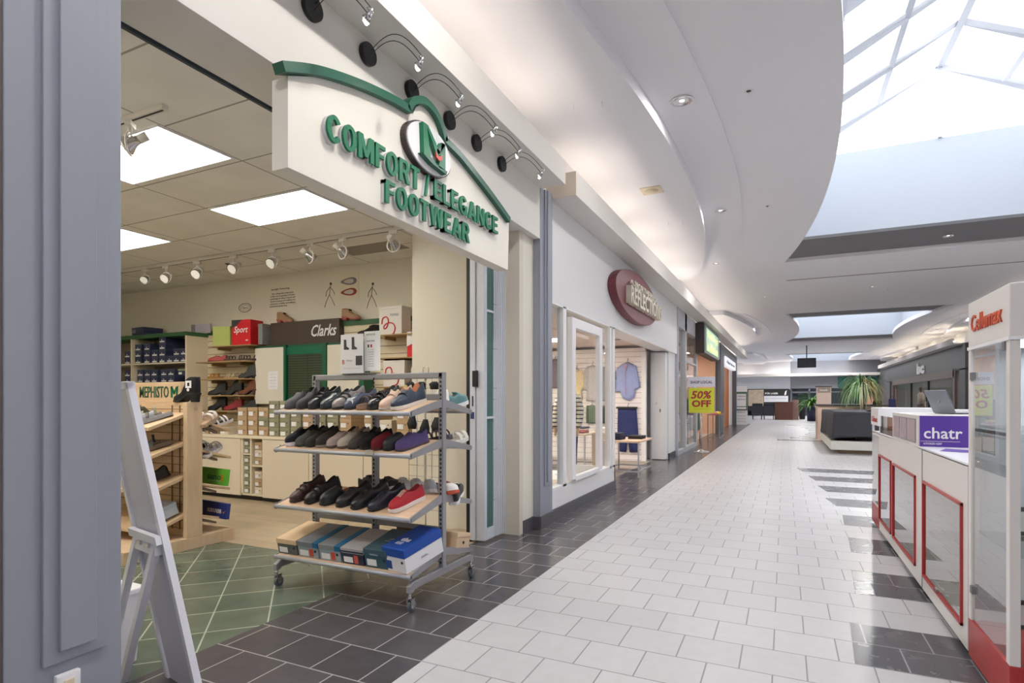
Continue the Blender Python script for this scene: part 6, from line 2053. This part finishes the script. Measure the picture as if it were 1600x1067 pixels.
# draped black table on white platform
t = thing('platform', 'white low platform under the black draped table', 'platform', (3, 17, 0))
B().prism([(.96, 15.1), (5.2, 15.05), (5.2, 19.38), (.95, 19.38)], 'Z', .09, .29).build('deck', M('platform_white', (222, 222, 216), .5), t, world=True, bevel=.01)
B().prism([(1.15, 15.3), (5.0, 15.3), (5.0, 19.0), (1.2, 19.0)], 'Z', 0, .09).build('plinth', M('platform_shade', (168, 146, 122), .7), t, world=True)
t = thing('draped_table', 'long table completely covered with a dark charcoal cloth', 'table', (3, 17, .29))
random.seed(4)
rg = []
per = [(1.02, 15.22), (5.1, 15.2), (5.1, 19.3), (.985, 19.3)]
P = []
for i in range(4):
    a, b_ = per[i], per[(i + 1) % 4]
    n_ = int(math.hypot(b_[0] - a[0], b_[1] - a[1]) / .07)
    nx, ny = (b_[1] - a[1]), -(b_[0] - a[0])
    L = math.hypot(nx, ny)
    for k in range(n_):
        u = k / n_
        P.append((a[0] + (b_[0] - a[0]) * u, a[1] + (b_[1] - a[1]) * u, nx / L, ny / L, u))
for z, amp, ins in ((.965, 0, .08), (.955, 0, .01), (.85, .004, 0), (.6, .012, -.01), (.42, .02, -.015), (.35, .026, -.02)):
    rg.append([(p[0] + p[2] * (-ins + amp * math.sin(k * .9 + math.sin(k * .31) * 2)), p[1] + p[3] * (-ins + amp * math.sin(k * .9 + math.sin(k * .31) * 2)), z + (0 if z > .35 else .03 * math.sin(k * .13) + .02 * math.sin(k * .05 + 1))) for k, p in enumerate(P)])
B().loft(rg).build('cloth', M('charcoal_cloth', (66, 67, 74), .85, var=.1), t, world=True)
bx(1.5, 4.6, 15.6, 18.7, .30, .93).build('table_body', M('table_inner', (90, 84, 80), .7), t, world=True)
tag(bx(1.75, 1.86, 15.6, 15.9, .967, 1.0).build('flat_case', m_black), 'small flat black case on the draped table edge', 'case')
# hanging screen
t = thing('hanging_screen', 'black flat screen hanging from the ceiling far down the corridor', 'screen', (1.05, 34, 2.93))
bx(.61, 1.49, 33.95, 34.05, 2.93, 3.43).build('screen', m_black, t, world=True, bevel=.01)
bx(.65, 1.45, 33.94, 33.95, 2.97, 3.39).build('display', M('display_dark', (44, 46, 52), .3, var=.5, vscale=5), t, world=True)
B().tube([(1.05, 34, 3.43), (1.05, 34, 4.1)], .025, 8).build('pole', m_black, t, world=True)

# ================================================================ RIGHT SIDE SHOPS
struct('wall_right', bx(6.3, 6.6, -19, 26.0, 0, 3.34), M('right_wall_white', (210, 208, 206), .6))
struct('wall_right', bx(5.95, 6.3, 43.4, 48, 0, 3.34), m_dkgrey)
f = B()
f.box(5.95, 6.3, 26.0, 43.4, 2.35, 3.34).box(5.95, 6.3, 26.0, 26.8, 0, 2.4).box(5.95, 6.3, 42.6, 43.4, 0, 2.4).box(5.95, 6.25, 26.8, 42.6, 0, .15)
struct('wall_right', f, m_dkgrey)
f = B()
f.box(5.90, 5.97, 27.3, 41.4, 2.1, 2.4).box(5.90, 5.97, 27.2, 27.5, 0, 2.4).box(5.90, 5.97, 41.2, 41.5, 0, 2.4)
struct('trim_17', f, M('taupe_frame', (98, 84, 80), .5))
f = B()
for y in (32.2, 36.2):
    f.box(5.98, 6.06, y, y + .12, .1, 2.1)
struct('trim_18', f, m_black)
struct('window_8', bx(6.05, 6.06, 27.4, 41.3, .1, 2.1), m_glass)
struct('wall_right', bx(11.8, 12, 26, 48, 0, 4.1), M('right_shop_wall', (180, 176, 170), .7))
struct('wall_right', bx(6.3, 12, 25.8, 26.0, 0, 4.1), M('right_shop_wall', (180, 176, 170), .7))
struct('wall_right', bx(6.3, 12, 43.4, 43.6, 0, 4.1), M('right_shop_wall', (180, 176, 170), .7))
struct('ceiling', bx(6.3, 12, 26, 43.4, 2.9, 2.95), m_white)
for y in (28.5, 32.5, 36.5, 40.5):
    t = thing('ceiling_light', 'lit ceiling strip inside the dark fronted shop', 'light', (8, y, 2.9), group='ceiling strips in the dark fronted shop')
    bx(-.8, .8, -.2, .2, -.02, 0).build('frame', m_whitep, t)
    bx(-.75, .75, -.15, .15, -.025, -.02).build('diffuser', emis('troffer_cool', (250, 246, 238), 24), t)
t = thing('store_sign', 'white script logo on the charcoal fascia of right hand shop', 'sign', (5.94, 33.2, 2.75))
text('bc', 1.7, .55, m_paper, t, (5.94, 33.4, 2.75), '-X', .04, .06)
t = thing('fitting_wall', 'tall brown display wall with yellow lit strip inside the dark fronted shop', 'display', (7.4, 30, 0))
bx(7.4, 7.5, 29.3, 31.6, 0, 2.3).build('panel', M('brown_shelf', (110, 92, 78), .6), t, world=True)
bx(7.38, 7.4, 29.0, 29.3, .6, 2.2).build('lit_strip', emis('yellow_strip', (240, 206, 130), .8), t, world=True)
t = thing('cash_desk', 'pale brown cash desk with flowers inside the dark fronted shop', 'counter', (7.1, 37.6, 0))
bx(6.8, 7.6, 37.0, 38.6, 0, 1.15).build('body', M('desk_taupe', (168, 146, 132), .5), t, world=True)
bx(6.78, 7.62, 36.98, 38.62, 1.15, 1.2).build('worktop', m_black, t, world=True)
for i, (y, s_) in enumerate(((38.3, 'left'), (37.3, 'right'))):
    t = thing('flower_vase', 'white flowers in dark vase on the cash desk, %s' % s_, 'vase', (7.1, y, 1.2))
    B().lathe([(.001, 0), (.06, 0), (.08, .1), (.05, .22), (.06, .25)], n=14).build('vase', m_black, t)
    b = B()
    random.seed(9 + i)
    for k in range(9):
        cx_, cy_, cz_ = random.uniform(-.12, .12), random.uniform(-.12, .12), .40 + random.uniform(-.06, .1)
        b.lathe([(.001, -.05), (.05, -.03), (.06, .02), (.001, .06)], (cx_, cy_, cz_), 8)
        b.tube([(0, 0, .22), (cx_, cy_, cz_)], .006, 4)
    b.build('flowers', m_paper, t)
t = thing('mannequin', 'mannequin in pale top and brown skirt inside the dark fronted shop', 'mannequin', (6.5, 36.6, 0))
B().loft([ering(6.5, 36.6, 1.0, .17, .2), ering(6.5, 36.6, 1.25, .15, .18), ering(6.5, 36.6, 1.5, .16, .22), ering(6.5, 36.6, 1.62, .08, .1)]).build('top', M('pale_blouse', (226, 206, 196), .8), t, world=True)
B().loft([ering(6.5, 36.6, .45, .22, .26), ering(6.5, 36.6, .8, .18, .22), ering(6.5, 36.6, 1.02, .15, .18)]).build('skirt', M('brown_skirt', (120, 72, 50), .8), t, world=True)
B().loft([ering(6.5, 36.6, 1.6, .05, .05), ering(6.5, 36.6, 1.68, .05, .05), ering(6.5, 36.6, 1.78, .09, .09), ering(6.5, 36.6, 1.9, .06, .06)]).build('head', M('mannequin_brown', (110, 80, 66), .6), t, world=True)
for s_ in (-1, 1):
    B().tube([(6.5, 36.6 + s_ * .08, .5), (6.5, 36.6 + s_ * .08, .02)], [.06, .035], 8).build('leg', m_man, t, world=True)
    B().tube([(6.5, 36.6 + s_ * .2, 1.5), (6.45, 36.6 + s_ * .27, 1.2), (6.4, 36.6 + s_ * .22, .95)], [.05, .04, .03], 8).build('arm', m_man, t, world=True)

# ================================================================ PHONE KIOSK
m_kc = M('kiosk_cream', (228, 224, 222), .35)
m_kw = M('kiosk_white', (240, 240, 244), .3)
m_kr = M('kiosk_red', (172, 50, 50), .35)
m_kg = glass('case_glass', (.95, .97, .97), 1.9)
KX = .80
t = thing('phone_kiosk', 'long cream phone kiosk counter with red framed glass panels', 'kiosk', (KX, 5.1, 0))
b = B()
PAN = [(3.53, 4.42, .125, .735), (4.66, 5.55, .125, .735), (5.64, 6.30, .13, .74)]
ys = [3.45] + [v for p in sorted(PAN) for v in p[:2]] + [6.80]
for i in range(0, len(ys), 2):
    b.box(KX, KX + .5, ys[i], ys[i + 1], .035, .93)
for (a, c, z0, z1) in PAN:
    b.box(KX, KX + .5, a, c, .035, z0).box(KX, KX + .5, a, c, z1, .93).box(KX + .42, KX + .5, a, c, z0, z1)
b.build('body', m_kc, t, world=True)
bx(KX + .05, KX + .48, 3.45, 6.75, 0, .036).build('toe_kick', m_black, t, world=True)
bx(KX - .004, KX, 4.455, 4.465, .04, .93).build('joint', M('joint_grey', (150, 152, 158), .5), t, world=True)
bx(KX, KX + .55, 3.45, 4.58, .925, .94).build('worktop', m_kw, t, world=True)
bx(KX, KX + .55, 5.59, 6.8, .925, .935).build('worktop', m_kw, t, world=True)
for (a, c, z0, z1) in PAN:
    f = B()
    f.box(KX - .012, KX + .01, a, c, z1 - .016, z1).box(KX - .012, KX + .01, a, c, z0, z0 + .016).box(KX - .012, KX + .01, a, a + .016, z0, z1).box(KX - .012, KX + .01, c - .016, c, z0, z1)
    p = f.build('display_panel', m_kr, t, world=True, bevel=.002)
    bx(KX - .002, KX + .002, a + .022, c - .022, z0 + .022, z1 - .022).build('glass', m_kg, p, world=True)
    bx(KX + .02, KX + .41, a, c, .42, .428).build('glass_shelf', m_kg, p, world=True)
B().cbox((KX - .016, 4.0, .16), (.012, .05, .02)).build('lock', m_chrome, t, world=True)
# raised box with purple sign and picture side
u = bx(KX, KX + .62, 4.58, 5.59, .93, 1.145).build('raised_box', m_kc, t, world=True, bevel=.003)
pu = bx(KX + .006, KX + .60, 4.572, 4.58, .94, 1.142).build('purple_sign', M('sign_purple', (88, 52, 160), .4), t, world=True)
text('chatr', .206, .074, m_paper, pu, (.93, 4.572, 1.03), '-Y', .003, .012)
bx(.81, 1.02, 4.569, 4.572, .975, .977).build('underline', m_paper, pu, world=True)
text('AUTHORIZED AGENT', .10, .013, m_paper, pu, (.875, 4.572, .96), '-Y', .001, .01)
for k in range(3):
    y0 = 4.66 + k * .30
    q = bx(KX - .004, KX, y0, y0 + .26, .955, 1.12).build('side_picture', M('picture_frame_grey', (150, 146, 152), .5), t, world=True)
    bx(KX - .006, KX - .004, y0 + .012, y0 + .248, .965, 1.11).build('picture', M('wallet_print', (176, 158, 166), .6, var=.3, vscale=14), q, world=True)
# far end header unit
bx(KX - .01, KX + .55, 6.3, 6.8, 1.0, 1.17).build('end_header', m_kw, t, world=True, bevel=.003)
text('Cellumax', .36, .055, m_kr, t, (KX - .01, 6.55, 1.06), '-X', .003, .015)
bx(KX, KX + .02, 6.3, 6.32, .93, 1.0).box(KX, KX + .02, 6.78, 6.8, .93, 1.0).box(KX + .5, KX + .55, 6.3, 6.8, .93, 1.0).build('corner_post', m_kw, t, world=True)
bx(KX + .002, KX + .006, 5.6, 6.3, .94, 1.10).build('glass_guard', m_kg, t, world=True)
bx(KX - .002, KX + .001, 6.34, 6.78, .25, .90).build('end_glass', m_kg, t, world=True)
bx(KX - .003, KX, 6.32, 6.8, .04, .22).build('red_base', m_kr, t, world=True)
# back and far counters of the kiosk ring
t2 = thing('kiosk_counter', 'white far counter of the phone kiosk behind the purple sign', 'counter', (2.3, 6.6, 0))
bx(1.36, 3.4, 6.3, 6.8, 0, 1.13).build('body', m_kc, t2, world=True)
bx(1.36, 3.42, 6.25, 6.82, 1.13, 1.155).build('worktop', m_kw, t2, world=True)
bx(2.9, 3.4, 2.9, 6.28, 0, 1.0).build('side_body', m_kc, t2, world=True)
# laptop
lp = thing('laptop', 'grey laptop with its lid back towards the corridor on kiosk', 'laptop', (1.12, 5.1, 1.146))
quadbox((1.01, 5.22, 1.153), (1.09, 4.98, 1.153), (1.03, 4.97, 1.318), (.95, 5.21, 1.318), .007).build('lid', M('laptop_grey', (128, 134, 146), .4, .3), lp, world=True)
quadbox((1.015, 5.225, 1.1465), (1.095, 4.985, 1.1465), (1.27, 5.04, 1.1465), (1.19, 5.28, 1.1465), .006).build('keyboard_base', M('laptop_dark', (70, 72, 80), .4), lp, world=True)
cx_ = Vector((1.015, 5.095, 1.236))
B().cyl((cx_.x - .006, cx_.y, cx_.z), .012, .004, 'X', 12).build('logo', m_silver, lp, world=True)
tag(quadbox((.84, 4.2, .9415), (.98, 4.12, .9415), (1.05, 4.3, .9415), (.91, 4.4, .9415), .001).build('leaflet', M('sign_purple', (88, 52, 160), .4)), 'purple leaflet lying on the white kiosk counter', 'leaflet')
tag(bx(.86, 1.2, 5.8, 6.1, .936, .955).build('leaflet_stack', m_paper, bevel=.002), 'stack of white papers behind the kiosk glass guard', 'papers')
# tower showcase
tw = thing('display_tower', 'tall white glass showcase tower with orange lettering and red base', 'showcase', (1.1, 3.16, 0))
TX0, TX1, TY0, TY1 = .80, 1.42, 2.88, 3.44
bx(TX0, TX1, TY0, TY1, .02, .20).build('red_base', m_kr, tw, world=True, bevel=.003)
bx(TX0 + .03, TX1 - .03, TY0 + .03, TY1 - .03, 0, .02).build('toe_kick', m_black, tw, world=True)
bx(TX0, TX1, TY0, TY1, 1.50, 1.71).build('header', m_kc, tw, world=True, bevel=.004)
bx(TX0 - .004, TX1 + .004, TY0 - .004, TY1 + .004, 1.485, 1.50).build('header_edge', m_kw, tw, world=True)
f = B()
for x in (TX0, TX1 - .035):
    for y in (TY0, TY1 - .04):
        f.box(x, x + .035, y, y + .04, .20, 1.485)
f.build('corner_post', m_kc, tw, world=True, bevel=.002)
bx(TX1 - .035, TX1 - .03, TY0 + .04, TY1 - .04, .2, 1.485).box(TX0 + .035, TX1 - .035, TY1 - .02, TY1 - .015, .2, 1.485).build('back_panel', M('case_back', (232, 234, 240), .4), tw, world=True)
bx(TX0 + .008, TX0 + .013, TY0 + .04, TY1 - .04, .20, 1.485).build('glass_door', m_kg, tw, world=True)
bx(TX0 + .035, TX1 - .035, TY0 + .008, TY0 + .013, .20, 1.485).build('glass_front', m_kg, tw, world=True)
for z in (.62, 1.08, 1.12):
    bx(TX0 + .03, TX1 - .04, TY0 + .03, TY1 - .03, z, z + .008).build('glass_shelf', m_kg, tw, world=True)
bx(TX0 + .014, TX0 + .03, TY0 + .05, TY1 - .05, 1.10, 1.112).build('shelf_edge', m_black, tw, world=True)
for (y, z) in ((TY1 - .055, 1.36), (TY0 + .06, 1.465), (TY1 - .055, .35)):
    B().cbox((TX0 + .004, y, z), (.016, .03, .035)).build('hinge', m_lintel, tw, world=True)
text('Cellumax', .42, .078, M('orange_red', (206, 84, 50), .4), tw, (TX0, 3.17, 1.605), '-X', .006, .004)
bx(TX0 + .05, TX0 + .09, TY0 + .06, TY0 + .10, 1.46, 1.485).build('led_spot', emis('led_white', (240, 246, 255), 8), tw, world=True)
lamp(1.08, 3.16, 1.47, 1.3, (.95, .97, 1), .3)
for i, (z, n) in enumerate(((.205, 5), (.63, 5), (.98, 0), (1.13, 3))):
    for k in range(n):
        y = TY0 + .09 + k * .095
        o = thing('phone_case', 'boxed phone accessory, %s on %s shelf of glass tower' % (ordn[k], ['lowest', 'middle', '', 'upper'][i]), 'phone case', (TX0 + .16 + (k % 2) * .12, y, z), rz=.3, group='accessories in the glass tower')
        c = ((60, 60, 66), (120, 124, 130), (200, 60, 60), (214, 200, 90), (40, 40, 44))[(k + i) % 5]
        bx(-.03, .03, -.008, .008, 0, .13).build('case', M('pcase_%d' % ((k + i) % 5), c, .4), o, bevel=.003)
        bx(-.022, .022, -.0095, -.008, .02, .11).build('front_card', m_paper, o)
